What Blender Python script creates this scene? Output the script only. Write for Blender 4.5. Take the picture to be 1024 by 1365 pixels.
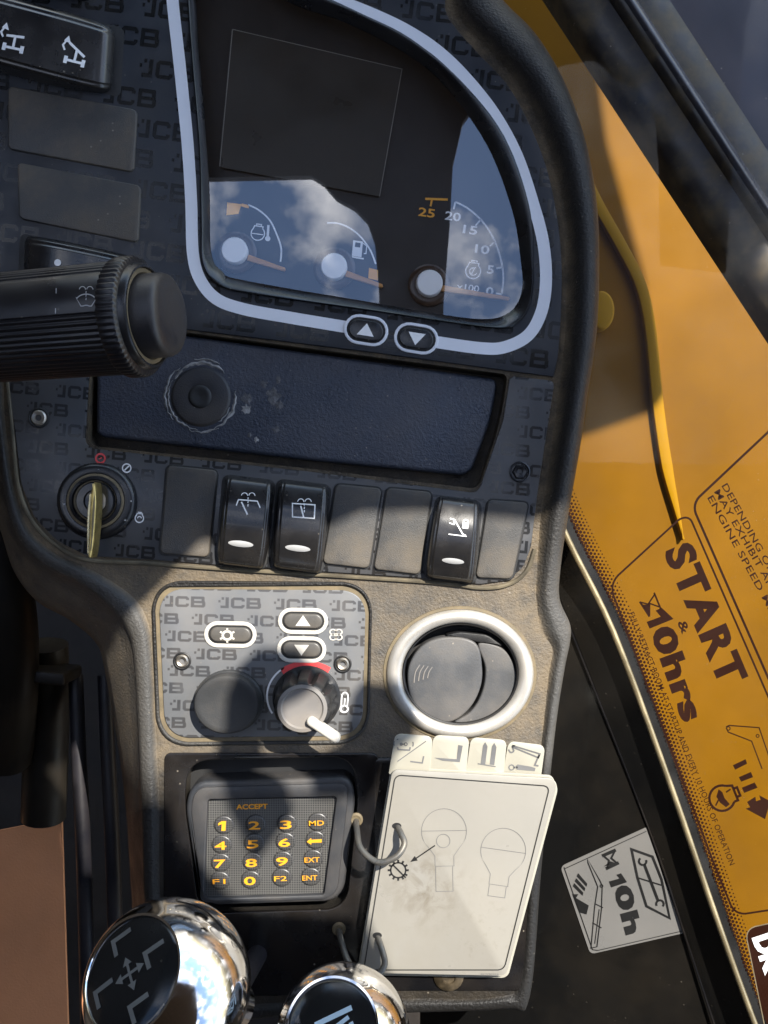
import bpy, bmesh, math, random
from mathutils import Vector, Matrix, noise as mnoise
random.seed(7)
sc = bpy.context.scene
for o in list(bpy.data.objects): bpy.data.objects.remove(o)

# ------------------------------------------------------------------ camera, sky, sun, exposure
S = 0.00035            # metres per working unit
D = 1250.0             # camera height over the dashboard face, working units
cam_d = bpy.data.cameras.new("camera"); cam = bpy.data.objects.new("camera", cam_d)
sc.collection.objects.link(cam)
cam.location = (0, 0, D * S); cam.rotation_euler = (0, 0, 0)
cam_d.sensor_fit = 'VERTICAL'; cam_d.angle = 2 * math.atan(682.5 / D)
cam_d.clip_start = 0.005; cam_d.clip_end = 200
sc.camera = cam

SUN = Vector((0.36, 0.50, 0.79)).normalized()
sun_d = bpy.data.lights.new("sun", 'SUN'); sun = bpy.data.objects.new("sun", sun_d)
sc.collection.objects.link(sun)
sun_d.energy = 4.8; sun_d.angle = math.radians(0.3); sun_d.color = (1.0, 0.945, 0.86)
sun.rotation_euler = SUN.to_track_quat('Z', 'Y').to_euler(); sun.location = SUN * 3

w = bpy.data.worlds.new("World"); sc.world = w; w.use_nodes = True
nt = w.node_tree; nt.nodes.clear()
wo = nt.nodes.new('ShaderNodeOutputWorld'); bg = nt.nodes.new('ShaderNodeBackground')
sky = nt.nodes.new('ShaderNodeTexSky'); sky.sky_type = 'NISHITA'; sky.sun_disc = False
sky.sun_elevation = math.asin(SUN.z); sky.sun_rotation = math.atan2(SUN.x, SUN.y)
sky.air_density = 1.0; sky.dust_density = 0.15; sky.ozone_density = 3.0
tc = nt.nodes.new('ShaderNodeTexCoord')
cn = nt.nodes.new('ShaderNodeTexNoise'); cn.inputs['Scale'].default_value = 7.0
cn.inputs['Detail'].default_value = 8; cn.inputs['Roughness'].default_value = 0.55
mp = nt.nodes.new('ShaderNodeMapping'); mp.inputs['Location'].default_value = (1.1, 0.4, 2.3)
nt.links.new(tc.outputs['Generated'], mp.inputs['Vector']); nt.links.new(mp.outputs['Vector'], cn.inputs['Vector'])
cr = nt.nodes.new('ShaderNodeValToRGB'); cr.color_ramp.elements[0].position = 0.49; cr.color_ramp.elements[1].position = 0.68
nt.links.new(cn.outputs['Fac'], cr.inputs['Fac'])
cm = nt.nodes.new('ShaderNodeMix'); cm.data_type = 'RGBA'
nt.links.new(cr.outputs['Color'], cm.inputs['Factor']); nt.links.new(sky.outputs['Color'], cm.inputs['A'])
cm.inputs['B'].default_value = (12.0, 12.0, 12.4, 1)
nt.links.new(cm.outputs['Result'], bg.inputs['Color']); bg.inputs['Strength'].default_value = 0.135
nt.links.new(bg.outputs['Background'], wo.inputs['Surface'])

sc.view_settings.view_transform = 'Standard'; sc.view_settings.look = 'None'
sc.view_settings.gamma = 1; sc.view_settings.use_curve_mapping = False
sc.view_settings.exposure = 1.25
sc.cycles.max_bounces = 8; sc.cycles.transparent_max_bounces = 16
sc.cycles.use_denoising = True

# ------------------------------------------------------------------ materials
class G:
    """tiny expression builder over shader math nodes"""
    def __init__(s, nt): s.nt = nt
    def m(s, op, a, b=None, c=None):
        n = s.nt.nodes.new('ShaderNodeMath'); n.operation = op
        for i, v in enumerate((a, b, c)):
            if v is None: continue
            if isinstance(v, (int, float)): n.inputs[i].default_value = v
            else: s.nt.links.new(v, n.inputs[i])
        return n.outputs[0]
    def mixc(s, f, a, b):
        n = s.nt.nodes.new('ShaderNodeMix'); n.data_type = 'RGBA'
        for k, v in (('Factor', f), ('A', a), ('B', b)):
            if isinstance(v, (int, float)): n.inputs[k].default_value = v
            elif isinstance(v, tuple): n.inputs[k].default_value = v
            else: s.nt.links.new(v, n.inputs[k])
        return n.outputs['Result']
    def noise(s, vec, scale, detail=4, rough=0.55, dist=0):
        n = s.nt.nodes.new('ShaderNodeTexNoise'); n.inputs['Scale'].default_value = scale
        n.inputs['Detail'].default_value = detail; n.inputs['Roughness'].default_value = rough
        n.inputs['Distortion'].default_value = dist
        s.nt.links.new(vec, n.inputs['Vector']); return n.outputs['Fac']
    def ramp(s, x, lo, hi):
        n = s.nt.nodes.new('ShaderNodeMapRange'); n.clamp = True
        s.nt.links.new(x, n.inputs['Value']); n.inputs['From Min'].default_value = lo; n.inputs['From Max'].default_value = hi
        return n.outputs['Result']

def c4(c): return (c[0], c[1], c[2], 1.0)
M = {}
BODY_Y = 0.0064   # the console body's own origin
DUST = (0.27, 0.20, 0.115)
def mat(name, col, rough=0.5, metal=0.0, spec=0.5, var=0.2, vscale=25, bump=0.0, bscale=1500,
        dust=0.0, dscale=30, dustcol=DUST, speck=0.0, coat=0.0, attr=False, attr_amt=0.9, pattern=None, rvar=0.12, low=False):
    m = bpy.data.materials.new(name); m.use_nodes = True; M[name] = m
    nt = m.node_tree; g = G(nt); b = nt.nodes['Principled BSDF']
    tc = nt.nodes.new('ShaderNodeTexCoord'); v = tc.outputs['Object']
    n1 = g.noise(v, vscale, 5)
    lo = tuple(x * (1 - var) for x in col); hi = tuple(min(1, x * (1 + var)) for x in col)
    colr = g.mixc(g.ramp(n1, 0.3, 0.7), c4(lo), c4(hi))
    rsock = g.m('ADD', g.m('MULTIPLY', g.ramp(g.noise(v, vscale * 2.3, 4), .3, .7), 2 * rvar), rough - rvar)
    if pattern:
        fac, pc, pr = pattern(nt, g, v)
        colr = g.mixc(fac, colr, c4(pc))
        rsock = g.m('ADD', g.m('MULTIPLY', g.m('SUBTRACT', 1.0, fac), rsock), g.m('MULTIPLY', fac, pr))
    if dust > 0 or attr:
        d = g.m('MULTIPLY', g.ramp(g.noise(v, dscale, 6, 0.65), 0.42, 0.78), dust)
        if attr:
            a = nt.nodes.new('ShaderNodeAttribute'); a.attribute_name = 'dust'
            an = g.m('MULTIPLY', a.outputs['Fac'], g.ramp(g.noise(v, 90, 5, .7), 0.25, 0.6))
            d = g.m('MAXIMUM', d, g.m('MULTIPLY', an, attr_amt))
        if low:   # lower console: settled dust plus a lighter tone painted in for the sunlit face
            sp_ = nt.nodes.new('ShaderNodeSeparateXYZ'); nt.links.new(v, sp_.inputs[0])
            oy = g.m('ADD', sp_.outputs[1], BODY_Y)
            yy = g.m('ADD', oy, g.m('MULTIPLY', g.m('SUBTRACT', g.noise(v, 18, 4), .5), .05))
            keep = g.ramp(oy, -0.132, -0.112)  # fades out near the foot, so the shaded part is coloured dark
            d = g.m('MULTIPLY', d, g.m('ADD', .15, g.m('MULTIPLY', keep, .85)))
            sunlit_dust = g.m('MULTIPLY', g.m('MULTIPLY', g.ramp(yy, low[1], low[0]), keep), g.m('ADD', .24, g.m('MULTIPLY', g.noise(v, 60, 5, .7), .30)))
            colr = g.mixc(sunlit_dust, colr, (0.138, 0.134, 0.125, 1))
        colr = g.mixc(d, colr, c4(dustcol))
        rsock = g.m('ADD', g.m('MULTIPLY', d, 0.4), rsock)
    if speck > 0:
        vo = nt.nodes.new('ShaderNodeTexVoronoi'); vo.inputs['Scale'].default_value = 210
        nt.links.new(v, vo.inputs['Vector'])
        sp = g.m('MULTIPLY', g.m('LESS_THAN', vo.outputs['Distance'], 0.085), g.ramp(g.noise(v, 45, 3), .48, .62))
        colr = g.mixc(g.m('MULTIPLY', sp, speck), colr, (0.33, 0.29, 0.23, 1))
    nt.links.new(colr, b.inputs['Base Color'])
    rc = nt.nodes.new('ShaderNodeClamp'); nt.links.new(rsock, rc.inputs['Value']); rc.inputs['Min'].default_value = 0.02
    nt.links.new(rc.outputs[0], b.inputs['Roughness'])
    b.inputs['Metallic'].default_value = metal; b.inputs['Specular IOR Level'].default_value = spec
    b.inputs['Coat Weight'].default_value = coat; b.inputs['Coat Roughness'].default_value = 0.08
    if bump > 0:
        bn = nt.nodes.new('ShaderNodeBump'); bn.inputs['Strength'].default_value = bump; bn.inputs['Distance'].default_value = 0.0006
        vo = g.noise(v, bscale, 3, 0.6)
        nt.links.new(vo, bn.inputs['Height']); nt.links.new(bn.outputs['Normal'], b.inputs['Normal'])
    return m

def logo_pattern(ang, pitch, row, scale, col, rough, ox=0, oy=0, strength=1.0, vs=1.0):
    """repeating embossed J C B lettering print, in panel units"""
    def f(nt, g, v):
        sx = nt.nodes.new('ShaderNodeSeparateXYZ'); nt.links.new(v, sx.inputs[0])
        x = g.m('DIVIDE', sx.outputs[0], S); y = g.m('DIVIDE', sx.outputs[1], S)
        ca, sa = math.cos(ang), math.sin(ang)
        u = g.m('ADD', g.m('ADD', g.m('MULTIPLY', x, ca), g.m('MULTIPLY', y, sa)), 5000 + ox)
        t = g.m('ADD', g.m('SUBTRACT', g.m('MULTIPLY', y, ca), g.m('MULTIPLY', x, sa)), 5000 + oy)
        r = g.m('FLOOR', g.m('DIVIDE', t, row))
        t = g.m('DIVIDE', g.m('SUBTRACT', t, g.m('MULTIPLY', r, row)), scale * vs)
        u = g.m('ADD', u, g.m('MULTIPLY', r, pitch * 0.53))
        u = g.m('DIVIDE', g.m('MODULO', u, pitch), scale)
        # boxes: x0,x1,y0,y1 (letter height 20)
        bx = [(11.5, 16.5, 0, 20), (4, 16.5, 0, 4.6), (5.5, 9, 15.5, 20), (0.5, 3.6, 10.5, 14.5),
              (20, 25, 1, 19), (21, 41, 15.4, 20), (21, 41, 0, 4.6), (36.5, 41, 13.2, 19), (36.5, 41, 1, 6.6),
              (44, 49, 0, 20), (44, 64.5, 15.6, 20), (44, 65.5, 8, 12), (44, 65, 0, 4.4), (60.5, 65, 11, 19), (61.5, 66.4, 1, 9.5)]
        tot = None
        for x0, x1, y0, y1 in bx:
            d = g.m('MAXIMUM', g.m('SUBTRACT', g.m('ABSOLUTE', g.m('SUBTRACT', u, (x0 + x1) / 2)), (x1 - x0) / 2),
                    g.m('SUBTRACT', g.m('ABSOLUTE', g.m('SUBTRACT', t, (y0 + y1) / 2)), (y1 - y0) / 2))
            if x0 >= 20:
                cx_, lim = (30.5, 17.0) if x0 < 43 else (52.0, 21.6)
                d = g.m('MAXIMUM', d, g.m('MULTIPLY', g.m('SUBTRACT', g.m('ADD', g.m('ABSOLUTE', g.m('SUBTRACT', u, cx_)), g.m('ABSOLUTE', g.m('SUBTRACT', t, 10))), lim), .7))
            tot = d if tot is None else g.m('MINIMUM', tot, d)
        k = g.ramp(tot, 0.55, -0.35)
        fade = g.ramp(g.noise(v, 38, 3), 0.12, 0.42)
        return g.m('MULTIPLY', g.m('MULTIPLY', k, fade), strength), col, rough
    return f

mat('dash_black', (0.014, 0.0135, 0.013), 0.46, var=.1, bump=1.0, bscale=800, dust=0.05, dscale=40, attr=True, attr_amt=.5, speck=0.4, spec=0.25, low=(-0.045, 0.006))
mat('trim_upper', (0.017, 0.020, 0.026), 0.45, spec=.35, var=.12, speck=.25, dust=.05, pattern=logo_pattern(math.radians(-7), 98, 40, 1.12, (0.006, 0.007, 0.008), 0.26, 20, 8, vs=1.1))
mat('trim_lower', (0.044, 0.046, 0.050), 0.42, var=.12, speck=.3, dust=.10, pattern=logo_pattern(math.radians(-5), 77, 25.5, 0.84, (0.014, 0.015, 0.017), 0.25, 33, 4))
mat('trim_climate', (0.108, 0.112, 0.117), 0.45, var=.12, speck=.3, dust=.14, pattern=logo_pattern(math.radians(-1.5), 74, 23, 0.86, (0.045, 0.046, 0.049), 0.3, 10, 11, vs=.84))
mat('blank_black', (0.042, 0.041, 0.039), 0.52, bump=.3, bscale=2200, dust=.3, speck=.5)
mat('rocker_black', (0.012, 0.012, 0.013), 0.24, var=.1, speck=.4, dust=.05, coat=.2, bump=.05)
mat('well_black', (0.008, 0.008, 0.008), 0.6)
mat('plate_leather', (0.026, 0.034, 0.052), 0.34, bump=1.0, bscale=750, dust=.10, speck=.3, spec=.5)  # blue in the base colour stands in for reflected sky
mat('plate_residue', (0.075, 0.075, 0.078), 0.5, var=.6, vscale=160, bump=1.0, bscale=420)
mat('plate_scuff', (0.24, 0.235, 0.225), 0.7, var=.6, vscale=180, bump=.8, bscale=500)
mat('boss_black', (0.014, 0.015, 0.018), 0.42, bump=.3, speck=.6, dust=.15)
mat('gloss_black', (0.006, 0.006, 0.007), 0.22, dust=.05, speck=.5, dscale=20)
mat('panel_gloss', (0.006, 0.006, 0.006), 0.16, dust=.04, speck=.15, dscale=14, rvar=.08)
mat('grey_line', (0.66, 0.68, 0.72), 0.4, var=.05)
mat('white_print', (0.75, 0.75, 0.74), 0.5, var=.05)
mat('lens_white', (0.34, 0.34, 0.335), 0.3)
mat('red_print', (0.62, 0.05, 0.05), 0.5, var=.05)
mat('dial_black', (0.008, 0.008, 0.009), 0.5, var=.1)
mat('screen_dark', (0.020, 0.018, 0.014), 0.35, var=.1, vscale=12)
mat('screen_line', (0.18, 0.17, 0.15), 0.4)
mat('amber_print', (0.90, 0.42, 0.05), 0.5, var=.05)
mat('needle_amber', (0.50, 0.24, 0.07), 0.4, var=.1)
mat('dial_white', (0.86, 0.88, 0.90), 0.5, var=.05)
mat('hub_white', (0.88, 0.88, 0.87), 0.45, var=.04)
mat('hub_ring', (0.05, 0.03, 0.02), 0.25)
mat('bezel_black', (0.008, 0.008, 0.009), 0.30, speck=.3)
mat('button_dark', (0.075, 0.07, 0.062), 0.45, dust=.2)
mat('silver_ring', (0.46, 0.44, 0.40), 0.36, metal=0.5, dust=.25, dscale=60, bump=.08)
mat('rubber_dark', (0.012, 0.0125, 0.0135), 0.5, spec=.3, dust=.06, bump=.15, speck=.3)
mat('cap_grey', (0.033, 0.034, 0.035), 0.55, dust=.10, bump=.15, spec=.3)
mat('vent_grey', (0.068, 0.070, 0.073), 0.45, dust=.22, speck=.5, bump=.15)
mat('knob_grey', (0.16, 0.15, 0.14), 0.55, dust=.3)
mat('pointer_white', (0.50, 0.475, 0.42), 0.5, dust=.25)
mat('screw_steel', (0.42, 0.38, 0.32), 0.38, metal=.9, dust=.4, dscale=260)
mat('bolt_brown', (0.045, 0.034, 0.02), 0.5, metal=.5, dust=.4, dscale=200)
mat('screw_black', (0.02, 0.02, 0.022), 0.3, metal=.3)
mat('brass', (0.52, 0.40, 0.15), 0.34, metal=.9, var=.35, vscale=150, dust=.3, dscale=200)
mat('brass_light', (0.62, 0.52, 0.30), 0.3, metal=.8, var=.3, vscale=120)
mat('keypad_bezel', (0.024, 0.026, 0.030), 0.5, bump=.25, bscale=2600, dust=.12, speck=.3)
def weave(nt, g, v):
    sx = nt.nodes.new('ShaderNodeSeparateXYZ'); nt.links.new(v, sx.inputs[0])
    x = g.m('DIVIDE', sx.outputs[0], S * 1.55); y = g.m('DIVIDE', sx.outputs[1], S * 1.55)
    a = g.m('SINE', g.m('MULTIPLY', g.m('ADD', x, y), 1.57)); b = g.m('SINE', g.m('MULTIPLY', g.m('SUBTRACT', x, y), 1.57))
    return g.ramp(g.m('MULTIPLY', a, b), -.1, .35), (0.020, 0.020, 0.020), 0.35
mat('keypad_weave', (0.085, 0.083, 0.078), 0.4, var=.1, pattern=weave)
mat('amber_key', (0.72, 0.30, 0.010), 0.5, var=.05)
mat('key_dome', (0.060, 0.058, 0.055), 0.42, pattern=weave)
def stain(nt, g, v):
    n = nt.nodes.new('ShaderNodeVectorMath'); n.operation = 'DISTANCE'; nt.links.new(v, n.inputs[0]); n.inputs[1].default_value = (-0.021, -0.014, 0.0014)
    m2 = nt.nodes.new('ShaderNodeVectorMath'); m2.operation = 'DISTANCE'; nt.links.new(v, m2.inputs[0]); m2.inputs[1].default_value = (0.006, -0.035, 0.0014)
    a = g.m('MULTIPLY', g.ramp(n.outputs['Value'], 0.024, 0.004), g.ramp(g.noise(v, 120, 6, .7, .6), .44, .66))
    b = g.m('MULTIPLY', g.ramp(m2.outputs['Value'], 0.03, 0.004), g.ramp(g.noise(v, 260, 6, .75), .54, .70))
    return g.m('MULTIPLY', g.m('MAXIMUM', a, g.m('MULTIPLY', b, .6)), .62), (0.105, 0.082, 0.05), .6
mat('card_white', (0.245, 0.233, 0.205), 0.36, var=.07, vscale=14, dust=.5, dscale=15, dustcol=(0.19, 0.17, 0.13), coat=.25, pattern=stain)
mat('tab_cream', (0.33, 0.315, 0.26), 0.42, var=.05, dust=.12, dscale=70)
mat('ink_black', (0.012, 0.012, 0.012), 0.45)
mat('ink_grey', (0.11, 0.11, 0.11), 0.5)
mat('wire_steel', (0.10, 0.10, 0.095), 0.38, metal=.5, dust=.3, dscale=120)
mat('chrome', (0.82, 0.80, 0.77), 0.085, metal=1.0, var=.05, vscale=60, rvar=.065, dust=.22, dscale=70, dustcol=(.30, .27, .22), speck=.35)
mat('knob_disc', (0.010, 0.011, 0.012), 0.16, speck=.4)
mat('knob_mark', (0.13, 0.135, 0.13), 0.4)
mat('knob_mark_blue', (0.42, 0.56, 0.66), 0.4)
mat('stalk_black', (0.008, 0.008, 0.010), 0.36, speck=.25, dust=.02)
mat('stalk_cap', (0.014, 0.014, 0.017), 0.5, bump=.15, dust=.12)
mat('stalk_dust', (0.12, 0.095, 0.055), 0.7, dust=.5, dscale=160)
mat('seam_dust', (0.10, 0.082, 0.05), 0.75, var=.5, vscale=70, dust=.5, dscale=120, dustcol=(.02, .018, .015))
mat('stalk_mark', (0.34, 0.34, 0.34), 0.5)
mat('silver_sticker', (0.165, 0.162, 0.155), 0.34, var=.08, vscale=16, dust=.06)
mat('boom_yellow', (0.165, 0.072, 0.0004), 0.5, var=.25, vscale=6, spec=.12, dust=.35, dscale=9, dustcol=(.10, .042, .002), speck=.25)
mat('boom_edge', (0.27, 0.135, 0.001), 0.5, spec=.1, var=.06)
mat('ink_brown', (0.018, 0.005, 0.002), 0.55, spec=.15, var=.15)
mat('frame_black', (0.018, 0.016, 0.015), 0.42, dust=.65, dscale=60, dustcol=(.20, .15, .07), speck=.8)
mat('frame_blue', (0.05, 0.055, 0.07), 0.22, dust=.15)
mat('trim_gold', (0.44, 0.36, 0.21), 0.30, metal=.75, var=.35, vscale=40, dust=.2)
mat('cardboard', (0.44, 0.19, 0.085), 0.8, var=.12, vscale=20, bump=.2, bscale=600)
mat('floor_black', (0.012, 0.010, 0.009), 0.6, dust=.2, dscale=9, dustcol=(.08, .05, .025))
mat('hose_black', (0.010, 0.010, 0.014), 0.45, spec=.25, dust=.05)
mat('column_black', (0.008, 0.007, 0.006), 0.45, spec=.25, dust=.25, dscale=16, dustcol=(.06, .042, .02))
mat('ceiling_grey', (0.06, 0.045, 0.034), 0.8)
mat('tinted_dark', (0.050, 0.050, 0.066), 0.42, dust=.35, dscale=12, dustcol=(.12, .09, .08), speck=.9)
mat('badge_white', (0.75, 0.77, 0.78), 0.4)

def glass(name, ior, tint=(1, 1, 1), film=0.0, filmcol=(.5, .4, .3)):
    m = bpy.data.materials.new(name); m.use_nodes = True; M[name] = m
    nt = m.node_tree; nt.nodes.clear(); g = G(nt)
    out = nt.nodes.new('ShaderNodeOutputMaterial'); tr = nt.nodes.new('ShaderNodeBsdfTransparent'); gl = nt.nodes.new('ShaderNodeBsdfGlossy')
    tr.inputs['Color'].default_value = c4(tint); gl.inputs['Roughness'].default_value = 0.015
    lw = nt.nodes.new('ShaderNodeLayerWeight'); lw.inputs['Blend'].default_value = .5
    frs = g.m('ADD', ior, g.m('MULTIPLY', g.m('POWER', lw.outputs['Facing'], 5.0), 1 - ior))
    mx = nt.nodes.new('ShaderNodeMixShader'); nt.links.new(frs, mx.inputs[0])
    nt.links.new(tr.outputs[0], mx.inputs[1]); nt.links.new(gl.outputs[0], mx.inputs[2])
    last = mx.outputs[0]
    if film > 0:
        tc = nt.nodes.new('ShaderNodeTexCoord'); v = tc.outputs['Object']
        df = nt.nodes.new('ShaderNodeBsdfDiffuse'); df.inputs['Color'].default_value = c4(filmcol)
        vo = nt.nodes.new('ShaderNodeTexVoronoi'); vo.inputs['Scale'].default_value = 150; nt.links.new(v, vo.inputs['Vector'])
        sp = g.m('MULTIPLY', g.m('LESS_THAN', vo.outputs['Distance'], 0.07), g.ramp(g.noise(v, 30, 3), .5, .6))
        f = g.m('ADD', g.m('MULTIPLY', g.ramp(g.noise(v, 14, 6, .65), .35, .8), film), g.m('MULTIPLY', sp, min(.6, film * 5)))
        m2 = nt.nodes.new('ShaderNodeMixShader'); nt.links.new(f, m2.inputs[0]); nt.links.new(last, m2.inputs[1]); nt.links.new(df.outputs[0], m2.inputs[2])
        last = m2.outputs[0]
    nt.links.new(last, out.inputs['Surface'])
glass('lens_glass', 0.19, film=0.004)
glass('window_glass', 0.007, film=0.006, filmcol=(.42, .32, .2))

# ------------------------------------------------------------------ geometry helpers
def W(px, py, z=0.0):
    """the point at height z (working units over the dashboard face) seen at px, py of the 1024 wide frame"""
    f = (D - z) / D
    return Vector(((px - 512) * f * S, (682.5 - py) * f * S, z * S))
def flat(z): return lambda x, y: W(x, y, z)
def plane(p0, nrm, lift=0.0):
    p0 = Vector(p0); n = Vector(nrm).normalized(); c = Vector((0, 0, D * S)); q = p0 + n * lift * S
    def f(px, py):
        d = W(px, py, 0) - c
        return c + d * ((q - c).dot(n) / d.dot(n))
    return f

ORG = {}
def empty(name, loc, label, cat, group=None):
    o = bpy.data.objects.new(name, None); sc.collection.objects.link(o)
    o.empty_display_size = .01; o.location = loc; ORG[o.name] = Vector(loc)
    o['label'] = label; o['category'] = cat
    if group: o['group'] = group
    return o
def tag(o, label, cat, group=None):
    o['label'] = label; o['category'] = cat
    if group: o['group'] = group
    return o
def add(name, vs, fs, m, parent=None, smooth=True, sharp=38, dust=None, fix=True):
    c = Vector((0, 0, 0))
    for v in vs: c += v
    c /= max(1, len(vs)); c.z = min(v.z for v in vs)
    me = bpy.data.meshes.new(name); me.from_pydata([v - c for v in vs], [], fs); me.update()
    if fix:
        b = bmesh.new(); b.from_mesh(me); bmesh.ops.recalc_face_normals(b, faces=b.faces); b.to_mesh(me); b.free()
    if smooth:
        me.polygons.foreach_set('use_smooth', [True] * len(me.polygons)); me.set_sharp_from_angle(angle=math.radians(sharp))
    if dust is not None:
        a = me.attributes.new('dust', 'FLOAT', 'POINT'); a.data.foreach_set('value', dust)
    me.materials.append(M[m])
    o = bpy.data.objects.new(name, me); sc.collection.objects.link(o)
    if parent is not None:
        o.parent = parent; o.location = c - ORG[parent.name]
    else: o.location = c
    ORG[o.name] = c
    return o
def area(p): return sum(p[i][0] * p[(i + 1) % len(p)][1] - p[(i + 1) % len(p)][0] * p[i][1] for i in range(len(p))) / 2
def inset(p, d):
    """offset a CCW loop inwards by d"""
    n = len(p); out = []
    for i in range(n):
        a, b, c = p[i - 1], p[i], p[(i + 1) % n]
        e1 = (b[0] - a[0], b[1] - a[1]); e2 = (c[0] - b[0], c[1] - b[1])
        l1 = math.hypot(*e1) or 1e-9; l2 = math.hypot(*e2) or 1e-9
        n1 = (-e1[1] / l1, e1[0] / l1); n2 = (-e2[1] / l2, e2[0] / l2)
        mx, my = n1[0] + n2[0], n1[1] + n2[1]; q = mx * mx + my * my
        k = 2 * d / q if q > 0.5 else d
        out.append((b[0] + mx * k, b[1] + my * k))
    return out
def rp(pts, r, n=6):
    """round the corners of a polygon"""
    out = []; N = len(pts)
    for i in range(N):
        a, b, c = Vector(pts[i - 1]), Vector(pts[i]), Vector(pts[(i + 1) % N])
        rr = r[i] if isinstance(r, (list, tuple)) else r
        d1 = (a - b); d2 = (c - b); q = min(rr, d1.length * .48, d2.length * .48)
        s, e = b + d1.normalized() * q, b + d2.normalized() * q
        for k in range(n + 1):
            t = k / n; out.append(tuple((1 - t) ** 2 * s + 2 * t * (1 - t) * (b * .82 + (s + e) * .09) + t * t * e))
    return out
def spl(pts, n=8, closed=False):
    """Catmull-Rom through the points"""
    P = [Vector(p) for p in pts]; N = len(P); out = []
    for i in range(N if closed else N - 1):
        g = (lambda k: P[k % N]) if closed else (lambda k: P[max(0, min(N - 1, k))])
        p0, p1, p2, p3 = g(i - 1), g(i), g(i + 1), g(i + 2)
        for k in range(n):
            t = k / n
            out.append(tuple(0.5 * ((2 * p1) + (p2 - p0) * t + (2 * p0 - 5 * p1 + 4 * p2 - p3) * t * t + (3 * p1 - p0 - 3 * p2 + p3) * t ** 3)))
    if not closed: out.append(tuple(P[-1]))
    return out
def ell(cx, cy, rx, ry=None, n=40, rot=0):
    ry = rx if ry is None else ry; o = []
    for k in range(n):
        a = 2 * math.pi * k / n; x, y = rx * math.cos(a), ry * math.sin(a)
        o.append((cx + x * math.cos(rot) - y * math.sin(rot), cy + x * math.sin(rot) + y * math.cos(rot)))
    return o
def oval(cx, cy, w, h, ang=0, n=10):
    r = h / 2; o = []
    for s, a0 in ((1, -90), (-1, 90)):
        for k in range(n + 1):
            a = math.radians(a0 + 180 * k / n); o.append((s * (w / 2 - r) + r * math.cos(a), r * math.sin(a)))
    c, q = math.cos(ang), math.sin(ang)
    return [(cx + x * c - y * q, cy + x * q + y * c) for x, y in o]
def slab_geo(loops, zt, zb, bev=2.0, seg=3, bottom=False, tilt=None):
    """rounded-edge slab; loops in frame pixels at height zt (first the outline, then holes)"""
    bm = bmesh.new(); f = (D - zt) / D; cape = []; bott = []
    for li, lp in enumerate(loops):
        p = [((x - 512) * f, (682.5 - y) * f) for x, y in lp]
        if area(p) < 0: p.reverse()
        sgn = 1 if li == 0 else -1; rings = []
        for k in range(seg + 1):
            a = k / seg * math.pi / 2
            q = inset(p, sgn * bev * (1 - math.sin(a))) if bev else p
            z = zt - bev * (1 - math.cos(a)); rings.append([bm.verts.new((x, y, z)) for x, y in q])
            if not bev: break
        rings.append([bm.verts.new((x, y, zb)) for x, y in p]); N = len(p)
        cape += [bm.edges.new((rings[0][i], rings[0][(i + 1) % N])) for i in range(N)]
        for a, b in zip(rings, rings[1:]):
            for i in range(N):
                bm.faces.new((a[i], a[(i + 1) % N], b[(i + 1) % N], b[i]))
        if bottom: bott += [bm.edges.get((rings[-1][i], rings[-1][(i + 1) % N])) for i in range(N)]
    bmesh.ops.triangle_fill(bm, edges=cape, use_beauty=True, use_dissolve=False, normal=(0, 0, 1))
    if bottom: bmesh.ops.triangle_fill(bm, edges=bott, use_beauty=True, use_dissolve=False, normal=(0, 0, -1))
    bmesh.ops.recalc_face_normals(bm, faces=bm.faces)
    bm.verts.index_update()
    vs = [Vector(v.co) * S for v in bm.verts]; fs = [[v.index for v in fc.verts] for fc in bm.faces]; bm.free()
    return vs, fs
def slab(name, loops, zt, zb, m, parent=None, bev=2.0, seg=3, **k):
    if isinstance(loops[0][0], (int, float)): loops = [loops]
    vs, fs = slab_geo(loops, zt, zb, bev, seg, k.pop('bottom', False))
    return add(name, vs, fs, m, parent, **k)
def lathe_geo(prof, mtx, n=48, sx=1.0, sy=1.0, cap=True):
    vs, fs = [], []
    for r, z in prof:
        for k in range(n):
            a = 2 * math.pi * k / n; vs.append(mtx @ Vector((r * sx * math.cos(a), r * sy * math.sin(a), z)))
    for j in range(len(prof) - 1):
        for k in range(n):
            k2 = (k + 1) % n; fs.append((j * n + k, j * n + k2, (j + 1) * n + k2, (j + 1) * n + k))
    if cap and prof[0][0] > 1e-6: fs.append(tuple(range(n)))
    if cap and prof[-1][0] > 1e-6: fs.append(tuple((len(prof) - 1) * n + k for k in range(n)))
    return [v * S for v in vs], fs
def lathe(name, prof, px, py, z, m, parent=None, n=48, sx=1.0, sy=1.0, axis=None, base=None, capped=True, **k):
    f = (D - z) / D
    o = Vector(base) if base is not None else Vector(((px - 512) * f, (682.5 - py) * f, z))
    R = Vector(axis).normalized().to_track_quat('Z', 'Y').to_matrix().to_4x4() if axis is not None else Matrix.Identity(4)
    vs, fs = lathe_geo(prof, Matrix.Translation(o) @ R, n, sx, sy, capped)
    return add(name, vs, fs, m, parent, **k)
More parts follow.
